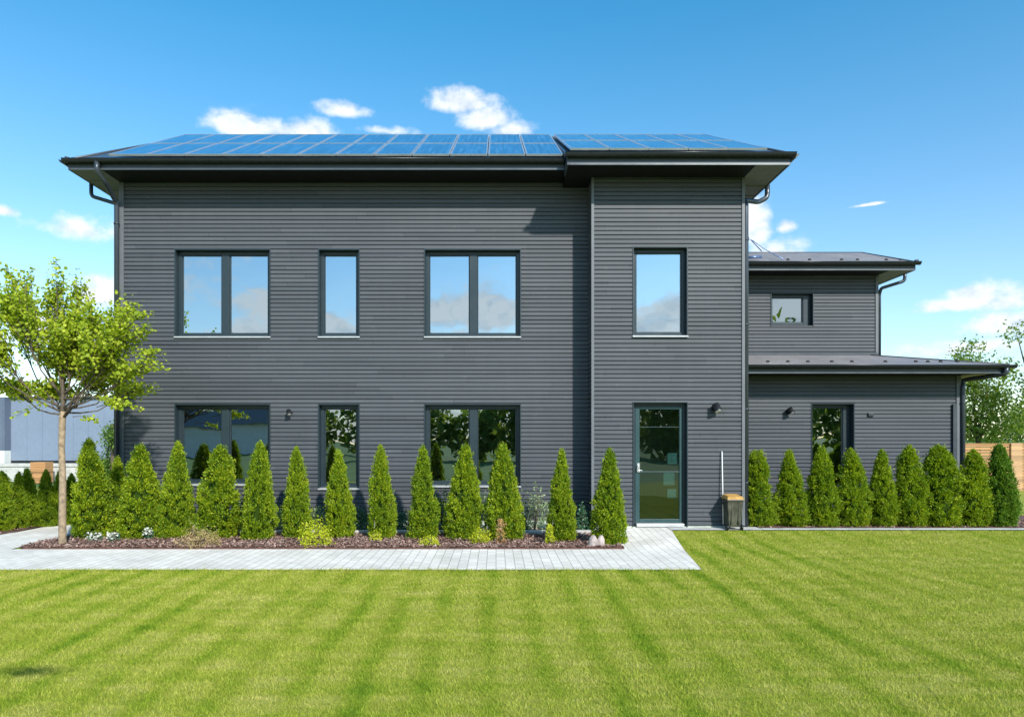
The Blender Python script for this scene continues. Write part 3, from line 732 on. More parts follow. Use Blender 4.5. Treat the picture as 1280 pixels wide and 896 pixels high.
pipe([(UX+0.02, 15.1, 5.36), (UX+0.02, 15.1, 5.12), (XU+0.05, 15.15, 4.97), (XU+0.05, 15.22, 4.85), (XU+0.05, 15.22, 3.5)], 0.035)
pipe([(LX-0.1, LYE-0.06, 3.06), (LX-0.12, LYE-0.05, 2.93), (XW+0.06, DL-0.0, 2.86), (XW+0.035, DL-0.03, 2.7), (XW+0.035, DL-0.03, 0.05)], 0.045, (2.4, 1.0))
m = MB(); m.box(XW-0.17, XW-0.09, DL-0.05, DL-0.014, 0.3, PZ(505, DL)); m.build('cable_duct', M['trim'], house)
# stay cables over the upper wing roof
m = MB(); A = P(936, 297, 14.9); m.tube([A, P(957, 312, 15.4), P(979, 324, 14.9)], 0.012, 6); m.tube([A, P(952, 314, 15.2)], 0.012, 6); m.tube([P(933, 322, 14.9), P(952, 321, 14.9)], 0.03, 8)
m.build('stay_cable', M['stay'], house)
# wall lamps and vent
def lamp(px_, py_, D, s=1.0):
    x, y, z = P(px_, py_, D); m = MB()
    m.lathe((x, D-0.035, z), [(0.045*s, 0.03), (0.05*s, 0.025), (0.05*s, 0.0)][::-1], 18, 'y')
    m.tube([(x, D-0.03, z), (x+0.005, D-0.075, z+0.005)], 0.016, 8)
    o = m.build('wall_lamp', M['black'], house)
    h = MB(); c = Vector((x+0.005, D-0.11, z+0.012)); ax = Vector((0.25, -0.35, -0.9)).normalized()
    h.tube([c-ax*0.055*s, c-ax*0.05*s, c+ax*0.05*s, c+ax*0.062*s], [0.035*s, 0.048*s, 0.055*s, 0.058*s], 16); h.build('lamp_head', M['black'], o)
    g_ = MB(); g_.tube([c+ax*0.0625*s, c+ax*0.068*s], [0.045*s, 0.043*s], 16); g_.build('lens', M['white'], o)
lamp(363, 516, DW, 0.85); lamp(893, 510, DB, 1.25); lamp(985, 514, DL, 1.05)
x, y, z = P(1088, 518, DL); m = MB(); m.box(x-0.06, x+0.06, DL-0.03, DL+0.0, z-0.035, z+0.035)
for k in range(3): m.box(x-0.055, x+0.055, DL-0.045, DL-0.031, z-0.03+k*0.022, z-0.018+k*0.022)
m.build('vent', M['trim'], house, bevel=0.003)

# ------------------------------------------------------------------ vegetation
def fan(C, Dd, L, W, fold=0.25):
    """diamond leaves; returns V, F for n leaves"""
    n = len(C); up = rng.normal(0, 1, (n, 3)); s = np.cross(Dd, up); s /= np.linalg.norm(s, axis=1, keepdims=True)+1e-9
    nn_ = np.cross(Dd, s)
    L = L[:, None]; W = W[:, None]
    V = np.stack([C, C+Dd*L*0.5+s*W*0.5+nn_*W*fold, C+Dd*L, C+Dd*L*0.5-s*W*0.5+nn_*W*fold], 1).reshape(-1, 3)
    i = np.arange(n)*4
    Fc = np.concatenate([np.stack([i, i+1, i+2], 1), np.stack([i, i+2, i+3], 1)])
    return V, Fc
def unit(v): return v/(np.linalg.norm(v, axis=1, keepdims=True)+1e-9)
def thuja_profile(t, kind):
    p = {0: (1.75, 0.85), 1: (2.3, 0.85), 2: (1.5, 0.9), 3: (3.0, 0.75), 4: (1.9, 0.8), 5: (1.6, 0.95)}[kind]
    r = (1-np.clip(t, 0, 1)**p[0])**p[1]
    return (np.maximum(r, 0)*0.93+0.09*(1-t)**0.3)*(0.74+0.26*np.sqrt(np.clip(t/0.20, 0, 1)))
def thuja_meshes(kind, H=1.62, Rr=0.32, dark=False):
    ph = rng.uniform(0, 6.28, 6)
    def rad(t, a):
        lump = 1+0.08*np.sin(2*a+ph[0]+3*t)+0.08*np.sin(3*a+ph[1]-7*t)+0.06*np.sin(11*t+ph[2]+a)+0.05*np.sin(19*t+ph[3]+2*a)
        return Rr*thuja_profile(t, kind)*lump
    # vertical ribs of sprays: clumps
    nc = 500
    t = rng.uniform(0.0, 1, nc)**1.25; t = t*0.985
    a = rng.uniform(0, 2*np.pi, nc); r_ = rad(t, a)*rng.choice([0.72, 0.9, 1.0, 1.08], nc, p=[.15, .25, .4, .2])*rng.uniform(0.96, 1.04, nc)
    cc = np.stack([np.cos(a)*r_, np.sin(a)*r_, 0.03+t*(H-0.06)], 1)
    if kind in (4,):
        # second leader
        k = (t > 0.72) & (np.cos(a) > -0.2); cc[k, 0] += 0.07
    out = np.stack([np.cos(a), np.sin(a), np.zeros(nc)], 1)
    per = 44
    C = np.repeat(cc, per, 0); O = np.repeat(out, per, 0); n = len(C)
    sz = np.repeat(rng.uniform(0.6, 1.25, nc), per)
    J = rng.normal(0, 1, (n, 3))*np.array([0.024, 0.024, 0.032])*sz[:, None]
    C = C+J-O*0.008
    Dd = unit(O*rng.uniform(0.2, 1.1, (n, 1))+np.array([0, 0, 1.0])*rng.uniform(0.4, 1.1, (n, 1))+rng.normal(0, 0.42, (n, 3)))
    V, Fc = fan(C, Dd, rng.uniform(0.026, 0.052, n), rng.uniform(0.015, 0.027, n))
    # tip sprigs
    nt_ = 60; ct = np.stack([rng.normal(0, 0.018, nt_), rng.normal(0, 0.018, nt_), H-0.07+rng.uniform(-0.06, 0.06, nt_)], 1)
    V2, F2 = fan(ct, unit(rng.normal(0, 0.3, (nt_, 3))+np.array([0, 0, 1])), rng.uniform(0.04, 0.075, nt_), rng.uniform(0.012, 0.02, nt_))
    Fc = np.concatenate([Fc, F2+len(V)]); V = np.concatenate([V, V2]); V[:, 2] = np.maximum(V[:, 2], 0.004)
    fol = np_mesh('foliage', V, Fc, M['thuja_dark' if dark else 'thuja'])
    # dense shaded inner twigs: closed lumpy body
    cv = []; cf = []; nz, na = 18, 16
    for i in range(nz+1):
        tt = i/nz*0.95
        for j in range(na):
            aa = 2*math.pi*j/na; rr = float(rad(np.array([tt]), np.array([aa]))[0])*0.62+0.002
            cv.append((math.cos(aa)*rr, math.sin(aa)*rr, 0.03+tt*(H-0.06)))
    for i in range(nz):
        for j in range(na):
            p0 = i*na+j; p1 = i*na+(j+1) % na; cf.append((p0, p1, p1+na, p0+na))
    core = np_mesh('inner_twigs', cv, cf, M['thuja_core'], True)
    return fol, core, H, Rr
VAR = [thuja_meshes(k) for k in range(6)]
VARD = [thuja_meshes(k, dark=True) for k in (0, 1)]
tm = MB(); tm.tube([(0, 0, -0.02), (0, 0, 0.12)], [0.03, 0.025], 8); TRUNK = bpy.data.meshes.new('trunk'); TRUNK.from_pydata(tm.v, [], tm.f); TRUNK.materials.append(M['bark_dark'])
def thuja(px_, top, base, width, var, label, group, D=None, zg=0.0, dark=False):
    D = D or F*(EYE-zg)/(base-VY)
    fol, core, H, Rr = (VARD if dark else VAR)[var]
    x = PX(px_, D); h = PZ(top, D)-zg; w = width/F*D
    o = empty('thuja', (x, D, zg)); tag(o, label, 'conifer', group)
    s = (w/2/(Rr*1.10), w/2/(Rr*1.10), h/H)
    rz = random.uniform(0, 6.28) if var != 4 else 0
    o.rotation_euler = (random.uniform(-.025, .025), random.uniform(-.03, .03), 0)
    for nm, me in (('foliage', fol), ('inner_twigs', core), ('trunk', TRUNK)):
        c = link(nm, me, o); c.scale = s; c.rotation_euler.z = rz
    return o
GL = 'conical conifers in the bark bed along the facade'
L_ = [(116, 549, 672, 54, 0, 'broad dark green conifer right of the slender tree trunk, first of the front row', True),
      (149, 572, 668, 34, 1, 'slim conifer half hidden behind the broad one, below the downpipe at the house corner', True),
      (178, 557, 673, 56, 0, 'conical conifer under the blank wall between downpipe and large lower left window', False),
      (219, 552, 673, 46, 2, 'narrow conical conifer at the left edge of the large lower left window', False),
      (272, 557, 673, 58, 1, 'broad conical conifer before the middle of the large lower left window', False),
      (322, 554, 675, 48, 0, 'tall conical conifer at the right edge of the large lower left window', False),
      (372, 559, 673, 41, 2, 'slim conical conifer under the small wall lamp', False),
      (426, 563, 673, 40, 5, 'slim conical conifer in front of the narrow lower window behind the lime spirea', False),
      (478, 557, 673, 40, 2, 'slim conifer against blank boards between the narrow and the right lower window', False),
      (529, 558, 674, 43, 5, 'conical conifer at the left edge of the right lower window', False),
      (579, 557, 674, 48, 0, 'conical conifer in front of the middle of the right lower window', False),
      (631, 556, 675, 48, 0, 'conical conifer at the right edge of the right lower window beside the orange twigs', False),
      (701, 562, 677, 39, 5, 'slim conical conifer with yellowish right side and a lime sprig at its foot', False),
      (761, 561, 681, 49, 2, 'bright conical conifer at the right end of the bed, left of the entrance door', False)]
for px_, tp, bs, w, v, lb, dk in L_:
    thuja(px_, tp, bs, w*0.92, (0 if v == 1 else 5) if dk else v, lb, GL, dark=False)
GR = 'conical conifers in front of the low wing'
R_ = [(946, 563, 660, 42, 4, 'two-topped conifer standing beside the wheeled bin at the left end of the right row'),
      (988, 563, 660, 42, 5, 'conical conifer below the round lamp on the low wing'),
      (1027, 559, 660, 42, 0, 'conical conifer overlapping the left edge of the tall wing window'),
      (1066, 561, 660, 40, 1, 'conical conifer at the right edge of the tall wing window'),
      (1102, 562, 660, 38, 2, 'slim conical conifer below the small wall vent of the wing'),
      (1138, 557, 660, 42, 1, 'conical conifer between the slim one under the vent and the widest round-shouldered one'),
      (1174, 557, 660, 50, 3, 'widest round-shouldered conifer just left of the wing corner'),
      (1215, 562, 660, 42, 1, 'conical conifer right of the wing corner with slat fence behind its right side'),
      (1250, 556, 660, 42, 0, 'darker conical conifer standing wholly in front of the wooden slat fence')]
for i, (px_, tp, bs, w, v, lb) in enumerate(R_):
    if i == 8: thuja(px_, tp, bs, w, 0, lb, GR, D=12.42, zg=0.1, dark=True)
    else: thuja(px_, tp, bs, w, v, lb, GR, D=12.42, zg=0.1)
GF = 'conifers in the side bed by the grey building'
for px_, tp, bs, w, lb in [(3, 589, 664, 34, 'dark conifer cut by the left edge of the photo in the side bed'), (22, 590, 661, 30, 'second conifer of the side bed, counted from the left'),
                          (36, 586, 659, 30, 'third conifer of the side bed, its top just left of the orange boards'), (58, 587, 658, 30, 'tallest slim conifer of the side bed, left of the tree trunk'),
                          (74, 589, 657, 28, 'conifer of the side bed half hidden by the slender tree trunk'), (90, 592, 655, 26, 'last conifer of the side bed, between tree trunk and broad front conifer')]:
    thuja(px_, tp, bs, w*0.9, random.choice((0, 1, 2)), lb, GF)

# leaf-mass helper
def leaf_blob(C, L, W, updir=0.3, flat=0.0):
    n = len(C); d_ = unit(rng.normal(0, 1, (n, 3))+np.array([0, 0, updir])); 
    if flat: d_[:, 2] *= (1-flat); d_ = unit(d_)
    return fan(C, d_, rng.uniform(0.7, 1.3, n)*L, rng.uniform(0.7, 1.3, n)*W)

# young slender tree on the left
TD = F*EYE/(682-VY); 
tree = empty('young_tree', (PX(78, TD), TD, 0)); tag(tree, 'slender young deciduous tree with yellow-green leaves and thin pale trunk at the left', 'tree')
fork = Vector(P(78, 522, TD))
tr = MB(); b0 = Vector(P(78, 684, TD))
tr.tube([b0+Vector((0, 0, -0.02)), b0+Vector((0.002, 0, 0.05)), Vector(P(78, 640, TD)), Vector(P(78.5, 600, TD)), Vector(P(77, 560, TD)), fork, fork+Vector((0.01, 0, 0.1))], [0.068, 0.058, 0.053, 0.05, 0.046, 0.05, 0.038], 14)
tr.build('trunk', M['bark'], tree)
EL = [(70, 348, 14, 24), (68, 362, 20, 26), (18, 392, 26, 30), (172, 420, 30, 22), (72, 385, 34, 28), (10, 348, 22, 26), (42, 385, 36, 24), (112, 402, 40, 30), (152, 384, 18, 16), (172, 402, 26, 20), (148, 430, 40, 28), (196, 448, 20, 12), (172, 462, 26, 12),
      (62, 435, 55, 36), (14, 432, 34, 40), (105, 470, 50, 24), (42, 484, 46, 22), (-28, 425, 40, 55), (-20, 375, 25, 30), (152, 483, 26, 14), (160, 506, 12, 6), (5, 478, 36, 20), (85, 418, 55, 36), (125, 445, 40, 30)]
br = MB(); LC = []; LCd = []
br.tube([fork+Vector((0, 0, 0.02)), fork+Vector((0.01, 0, 0.25)), fork+Vector((-0.02, 0.02, 0.7)), fork+Vector((-0.06, 0, 1.5))], [0.042, 0.032, 0.02, 0.008], 9)
for (cx, cy, rx, ry) in EL:
    dz = random.uniform(-0.7, 0.7)
    tgt = Vector(P(cx, cy, TD)); tgt.y += dz
    mid = fork.lerp(tgt, 0.45)+Vector((random.uniform(-.05, .05), random.uniform(-.08, .08), -0.10+random.uniform(-.08, .05)))
    start = fork+Vector((0, 0, random.uniform(-0.04, 0.42))); mid.z = max(mid.z, start.z+0.04)
    q1 = start.lerp(mid, 0.5)+Vector((0, 0, -0.02))
    br.tube([start, q1, mid, tgt], [0.017, 0.013, 0.010, 0.005], 7)
    area = rx*ry; nt_ = max(5, int(area/29))
    for _ in range(nt_):
        while True:
            u = Vector((random.uniform(-1, 1), random.uniform(-1, 1), random.uniform(-1, 1)))
            if u.length < 1: break
        tip = Vector(P(cx+u.x*rx*0.9, cy-u.z*ry*0.9, TD)); tip.y += dz+u.y*rx/F*TD*0.9
        s0 = mid.lerp(tgt, random.uniform(0.1, 1.0)); m_ = s0.lerp(tip, 0.5)+Vector((random.uniform(-.04, .04), random.uniform(-.04, .04), random.uniform(-.02, .05)))
        br.tube([s0, m_, tip], [0.006, 0.0045, 0.0025], 5, caps=False)
        for _k in range(random.randint(24, 44)):
            t = random.uniform(0.25, 1.08); b_ = (s0.lerp(m_, t*2) if t < 0.5 else m_.lerp(tip, t*2-1))
            LC.append(tuple(b_+Vector((random.gauss(0, .042), random.gauss(0, .042), random.gauss(0, .034)))))
# long sprays reaching right
for (ax, ay, bx_, by_) in [(150, 455, 212, 462), (150, 500, 178, 512), (140, 440, 205, 440), (100, 520, 120, 524), (60, 500, 20, 520), (30, 360, 5, 335), (70, 350, 70, 322), (150, 400, 150, 362), (165, 395, 190, 392)]:
    a, b = Vector(P(ax, ay, TD-0.2)), Vector(P(bx_, by_, TD-0.25)); br.tube([fork.lerp(a, 0.6), a, b], [0.007, 0.005, 0.0025], 5, caps=False)
    for _k in range(42):
        q = a.lerp(b, random.random()**0.8); LC.append((q.x+random.gauss(0, .035), q.y+random.gauss(0, .05), q.z+random.gauss(0, .022)))
br.build('branches', M['bark_dark'], tree)
LC = np.array(LC); n = len(LC)
d_ = unit(rng.normal(0, 1, (n, 3))+np.array([0, 0, -0.25])); up = unit(rng.normal(0, 0.5, (n, 3))+np.array([0.25, -0.35, 0.8])); s_ = unit(np.cross(d_, up)); nn_ = np.cross(s_, d_)
L = rng.uniform(0.034, 0.062, n)[:, None]; W = L*rng.uniform(0.8, 1.05, (n, 1))
C = LC
V = np.stack([C, C+d_*L*.25+s_*W*.45+nn_*L*.06, C+d_*L*.7+s_*W*.42+nn_*L*.05, C+d_*L*1.0-nn_*L*.05, C+d_*L*.7-s_*W*.42+nn_*L*.05, C+d_*L*.25-s_*W*.45+nn_*L*.06], 1).reshape(-1, 3)
i = np.arange(n)*6; Fc = np.concatenate([np.stack([i, i+1, i+2, i+3], 1), np.stack([i, i+3, i+4, i+5], 1)])
V -= np.array(ORG[tree.name])
link('crown', np_mesh('crown', V, Fc, M['maple']), tree)

def bush(name, px_, py_base, w, h, mat, label, group=None, leaf=(0.03, 0.018), n=900, D=None, cat='shrub', stems=True, prof='dome', zg=0.0, shoot=0.0):
    D = D or F*(EYE-zg)/(py_base-VY); x = PX(px_, D); w = w/F*D; h = h/F*D
    o = empty(name, (x, D, zg)); tag(o, label, cat, group)
    u = unit(rng.normal(0, 1, (n, 3))); u[:, 2] = np.abs(u[:, 2]); rr = rng.uniform(0.45, 1.0, (n, 1))**0.6
    ph = rng.uniform(0, 6.28, 3); az = np.arctan2(u[:, 1], u[:, 0])
    lump = (1+0.13*np.sin(3*az+ph[0]+4*u[:, 2])+0.12*np.sin(5*az+ph[1]-5*u[:, 2]))[:, None]
    C = u*rr*lump*np.array([w/2, w/2.4, h])
    if prof == 'column': C[:, 2] = rng.uniform(0.02, 1, n)*h; k = np.sqrt(1-(C[:, 2]/h)**2*0.9); C[:, 0] *= k; C[:, 1] *= k
    V, Fc = leaf_blob(C, leaf[0], leaf[1], 0.5); V[:, 2] = np.maximum(V[:, 2], 0.006)
    link('foliage', np_mesh('foliage', V, Fc, M[mat]), o)
    m = MB()
    for _ in range(9):
        a = random.uniform(0, 6.28); rr_ = random.uniform(0.2, 0.7)
        m.tube([(x, D, zg), (x+math.cos(a)*w*.2*rr_, D+math.sin(a)*w*.2*rr_, zg+h*.4), (x+math.cos(a)*w*.45*rr_, D+math.sin(a)*w*.4*rr_, zg+h*.85)], [0.006, 0.004, 0.002], 5)
    m.build('stems', M['bark_dark'], o)
    return o
bush('low_shrub', 250, 684, 58, 25, 'leaf_dry', 'low straw-yellow and pinkish dry-looking shrub in the bark, below the large lower left window', n=1900, leaf=(0.022, 0.012))
bush('low_shrub', 395, 684, 42, 34, 'leaf_lime', 'bright lime-yellow spirea bush between the slim conifers by the narrow window', n=1500, leaf=(0.032, 0.018))
bush('low_shrub', 537, 684, 28, 15, 'leaf_lime', 'smallest low lime-yellow tuft near the path below the right lower window', n=700, leaf=(0.026, 0.014))
bush('low_shrub', 601, 680, 31, 20, 'leaf_lime', 'rounded golden-green dwarf bush right of the smallest lime tuft', n=1000, leaf=(0.028, 0.015))
bush('low_shrub', 687, 681, 15, 25, 'leaf_lime', 'upright lime sprig at the foot of the yellowish conifer', n=500, leaf=(0.03, 0.016), prof='column')
bush('low_shrub', 626, 677, 16, 32, 'leaf_orange', 'orange-brown dry twigs standing against a conifer', n=420, leaf=(0.03, 0.014), prof='column', D=10.9)
bush('low_shrub', 470, 676, 16, 14, 'leaf_lime', 'tiny yellow-green seedling at the foot of a slim conifer under blank boards', n=260, leaf=(0.03, 0.016), D=11.2)
# perennials and shrubs between kerb and wall
BK = [(668, 612, 46, 60, 'leaf_pale', 'tall pale green shrub by the wall, right of the window, with bare lower stems'), (650, 655, 24, 22, 'leaf_teal', 'blue-green leafy perennial left of the bare stems of the pale shrub'),
      (607, 645, 26, 50, 'leaf_pale', 'pale variegated shrub between two conifers below the right window'), (553, 640, 26, 55, 'leaf_green', 'mid green shrub between conifers below the right lower window left pane'),
      (502, 655, 30, 28, 'leaf_teal', 'blue-green perennial clump between slim conifers under blank boards'), (729, 660, 22, 34, 'leaf_teal', 'dark blue-green perennial clump by the wall left of the last conifer'),
      (452, 655, 22, 30, 'leaf_teal', 'blue-green clump right of the conifer before the narrow window'), (398, 650, 22, 30, 'leaf_pale', 'pale clump behind the lime spirea bush'),
      (347, 650, 22, 28, 'leaf_pale', 'pale plants between two conifers under the small lamp'), (298, 648, 20, 32, 'leaf_green', 'green clump between broad conifers under the large left window')]
for px_, py_, w, h, mt, lb in BK:
    bush('wall_shrub', px_, 668, w, h, mt, lb, 'shrubs between the conifers and the wall', leaf=(0.045, 0.026), n=650, D=12.35)
# white flowers
def flowers(px_, base, w, h, label):
    D = F*EYE/(base-VY); x = PX(px_, D); w = w/F*D; h = h/F*D; o = empty('flower_clump', (x, D, 0)); tag(o, label, 'flowers', 'white flowering plants in the bark bed')
    n = 150; C = np.abs(rng.normal(0, 0.4, (n, 3)))*np.array([1, 1, 1.0]); C[:, 0] = rng.uniform(-.5, .5, n)*w; C[:, 1] = rng.uniform(-.4, .4, n)*w*.6; C[:, 2] = rng.uniform(0.02, 1, n)*h*0.8
    V, Fc = leaf_blob(C, 0.035, 0.018, 0.6); link('foliage', np_mesh('foliage', V, Fc, M['leaf_teal']), o)
    n = 60; C = np.stack([rng.uniform(-.5, .5, n)*w, rng.uniform(-.4, .4, n)*w*.6-0.03, rng.uniform(.5, 1.05, n)*h], 1); V, Fc = leaf_blob(C, 0.034, 0.03, 0.2); link('blossom', np_mesh('blossom', V, Fc, M['flower']), o)
flowers(118, 679, 18, 12, 'white flowers at the foot of the broad dark conifer, nearer to the slender tree'); flowers(143, 678, 14, 12, 'white flowers left of the conifer under the house corner'); flowers(186, 676, 11, 15, 'upright white flowers at the foot of the third conifer from the slender tree')
# rock
D = F*EYE/(685-VY); m = MB()
rk = empty('boulder', (PX(743, D), D, 0)); tag(rk, 'small pinkish grey split boulder at the right end of the bark bed', 'rock')
import bmesh
def rock_mesh(sx, sy, sz, seed):
    bm = bmesh.new(); bmesh.ops.create_icosphere(bm, subdivisions=3, radius=1); rs = np.random.default_rng(seed); pls = unit(rs.normal(0, 1, (14, 3)))
    for v in bm.verts:
        c = np.array(v.co); k = max(0.0, max(float(c@p) for p in pls)); c = c/(0.55+0.5*k); c = c+rs.normal(0, 0.012, 3); v.co = (c[0]*sx, c[1]*sy, max(-0.15, c[2])*sz+0.02)
    me = bpy.data.meshes.new('stone'); bm.to_mesh(me); bm.free(); me.materials.append(M['rock']); return me
o = link('stone', rock_mesh(0.085, 0.08, 0.19, 3), rk); o.location = (-0.02, 0, 0)
o = link('stone', rock_mesh(0.06, 0.07, 0.14, 5), rk); o.location = (0.09, 0.04, 0)
# wheeled bin
D = 11.98; zg = gh(3.9, 11.9); x = PX(916, D)
bn = empty('wheeled_bin', (x, D, zg)); tag(bn, 'small worn olive wheeled bin with orange-yellow lid against the wall right of the door', 'bin')
hb = 45/F*D; m = MB()
w0, w1 = 0.10, 0.14
m.hexa([(x-w0, D-0.1, zg+0.07), (x+w0, D-0.1, zg+0.07), (x+w0, D+0.1, zg+0.05), (x-w0, D+0.1, zg+0.05), (x-w1, D-0.14, zg+hb*0.86), (x+w1, D-0.14, zg+hb*0.86), (x+w1, D+0.15, zg+hb*0.86), (x-w1, D+0.15, zg+hb*0.86)])
m.box(x-w1-0.012, x+w1+0.012, D-0.155, D+0.16, zg+hb*0.83, zg+hb*0.87)
for dx in (-0.06, 0.06): m.box(x+dx-0.012, x+dx+0.012, D-0.135, D-0.09, zg+0.12, zg+hb*0.75)
m.build('body', M['bin'], bn, bevel=0.012)
m = MB(); m.hexa([(x-w1-.015, D-.17, zg+hb*.875), (x+w1+.015, D-.17, zg+hb*.875), (x+w1+.015, D+.16, zg+hb*.875), (x-w1-.015, D+.16, zg+hb*.875), (x-w1+.02, D-.13, zg+hb*.96), (x+w1-.02, D-.13, zg+hb*.96), (x+w1-.02, D+.15, zg+hb*1.0), (x-w1+.02, D+.15, zg+hb*1.0)])
m.build('lid', M['bin_lid'], bn, bevel=0.012)
for sx_ in (-1, 1):
    m = MB(); m.lathe((x+sx_*0.115-(0.02 if sx_ < 0 else 0.0), D-0.06, zg+0.055), [(0.03, 0), (0.055, 0.003), (0.055, 0.03), (0.03, 0.033)], 18, 'x'); m.build('wheel', M['black'], bn)
m = MB(); m.tube([(x-w1-0.02, D-.0, zg+hb*.78), (x-w1-0.05, D-.0, zg+hb*.74), (x-w1-0.05, D+.1, zg+hb*.74)], 0.014, 8); m.build('handle', M['black'], bn)
m = MB(); a = Vector(P(904, 655, 12.1)); b = Vector(P(902.5, 564, 12.165)); m.tube([a, b], 0.010, 10)
tag(m.build('broom_stick', M['white']), 'thin white pole leaning on the grey boards behind the bin', 'pole')

# ------------------------------------------------------------------ surroundings
# slat fence on the right
fy = 21.0; z1f = EYE+(-6)/F*fy; fx0, fx1 = PX(1199, fy), PX(1345, fy)
fn = empty('slat_fence', (fx0, fy, 0)); tag(fn, 'horizontal pale wood slat fence behind the conifers at the right edge', 'fence')
m = MB(); z = 0.08
while z < z1f-0.06: m.box(fx0, fx1, fy-0.012, fy+0.012, z, z+0.072); z += 0.09
m.box(fx0-.02, fx1, fy-0.03, fy+0.03, z1f-0.03, z1f); m.build('slat_panel', M['fence'], fn)
for px_ in (1199, 1269, 1339): xx = PX(px_, fy); m = MB(); m.box(xx-0.12 if px_ != 1269 else xx-0.17, xx+0.17 if px_ == 1269 else xx+0.1, fy-0.07, fy+0.03, 0, z1f+0.01); m.build('post', M['fence_post'], fn, bevel=0.006)
# back trees
def big_tree(name, px_, D, parts_, label, n, leaf, mat='far_leaf', trunk_r=0.12, zb=0.0, group=None):
    x = PX(px_, D); o = empty(name, (x, D, 0)); tag(o, label, 'tree', group)
    m = MB(); m.tube([(x, D, -0.05), (x+.05, D, 1.0), (x, D, 2.2)], [trunk_r, trunk_r*.8, trunk_r*.5], 10)
    C = []
    tot = sum(q[2]*q[3] for q in parts_)
    for (cx, cy, rx, ry) in parts_:
        c = Vector(P(cx, cy, D)); dy = random.uniform(-.6, .6); c.y += dy; m.tube([(x, D, 1.6), tuple(Vector((x, D, 2.2)).lerp(c, .5)), tuple(c)], [trunk_r*.4, trunk_r*.25, .015], 6)
        k = int(n*rx*ry/tot); ncl = max(5, k//34)
        u = unit(rng.normal(0, 1, (ncl, 3)))*rng.uniform(0.25, 1, (ncl, 1))**0.5; cc = np.array(c)+u*np.array([rx, rx, ry])/F*D
        C.append(np.repeat(cc, 34, 0)+rng.normal(0, 1, (ncl*34, 3))*leaf*1.5)
    m.build('trunk', M['bark_dark'], o)
    C = np.concatenate(C)-np.array(ORG[o.name]); V, Fc = leaf_blob(C, leaf, leaf*0.55, 0.1)
    link('crown', np_mesh('crown', V, Fc, M[mat]), o)
big_tree('garden_tree', 1222, 25.0, [(1222, 445, 12, 20), (1212, 470, 22, 20), (1232, 480, 26, 26), (1222, 505, 34, 26), (1245, 520, 26, 28), (1210, 535, 30, 25)], 'loose mid green tree with spiky top rising behind the wing eave', 7000, 0.13)
big_tree('garden_tree', 1300, 23.0, [(1285, 418, 16, 8), (1300, 440, 22, 14), (1310, 480, 30, 30), (1290, 520, 20, 25)], 'tree whose bare twiggy branch enters at the right edge of the photo', 2600, 0.12)
big_tree('garden_tree', 1270, 34.0, [(1262, 540, 22, 16), (1290, 530, 26, 22), (1240, 548, 20, 10)], 'light green bush top showing just above the slat fence', 3000, 0.16, 'leaf_green')
big_tree('garden_tree', 140, 24.0, [(142, 565, 13, 24), (126, 588, 16, 14), (148, 545, 8, 12)], 'soft green tree behind the house corner beside the grey building', 5200, 0.1, 'leaf_green')
# grey industrial building on the left
bd = empty('grey_building', (PX(60, 45), 45, 0)); tag(bd, 'large blue-grey metal clad building behind the left conifers', 'building')
m = MB(); y0 = 45.0; xa, xb_ = PX(-200, y0), PX(210, y0); xs = PX(14, y0); zt = EYE+50/F*y0
m.box(xs, xb_, y0, y0+25, 0.25, zt)
x = xs
while x < xb_: m.box(x, x+0.05, y0-0.03, y0+0.0, 0.3, zt-0.05); x += 1.0
m.build('wall', M['shed_blue'], bd)
m = MB(); m.box(xa, xs-0.01, y0-0.6, y0+24, 0.9, EYE+52/F*44.4); x = xa
while x < xs-0.1: m.box(x, x+0.05, y0-0.63, y0-0.6, 0.95, zt-0.05); x += 1.0
m.build('annex', M['shed_dark'], bd)
m = MB(); m.box(xs-0.05, xb_+0.1, y0-0.15, y0+25, zt, zt+0.12); m.build('roof', M['trim'], bd)
m = MB(); m.box(xa, xs-0.01, y0-0.62, y0+20, 0.0, 0.9); m.build('plinth', M['white'], bd)
m = MB(); m.box(xs, xb_, y0-0.02, y0+20, 0.0, 0.25); m.build('base', M['black'], bd)
wl = MB(); wy = 27.0; wl.box(PX(-120, wy), PX(100, wy), wy, wy+0.2, 0, PZ(583, wy)); wl.box(PX(-120, wy), PX(100, wy), wy-0.04, wy+0.24, PZ(583, wy), PZ(579, wy))
tag(wl.build('garden_wall', M['concrete']), 'low pale concrete wall between side conifers and grey building', 'wall')
bo = MB(); 
for k_ in range(4): bo.box(PX(37, 26), PX(56, 26), 26.0+0.01*k_, 26.5, 0.0+0.2*k_, 0.19+0.2*k_)
tag(bo.build('board_stack', M['fence']), 'small stack of orange-tan boards before the low pale wall', 'boards')
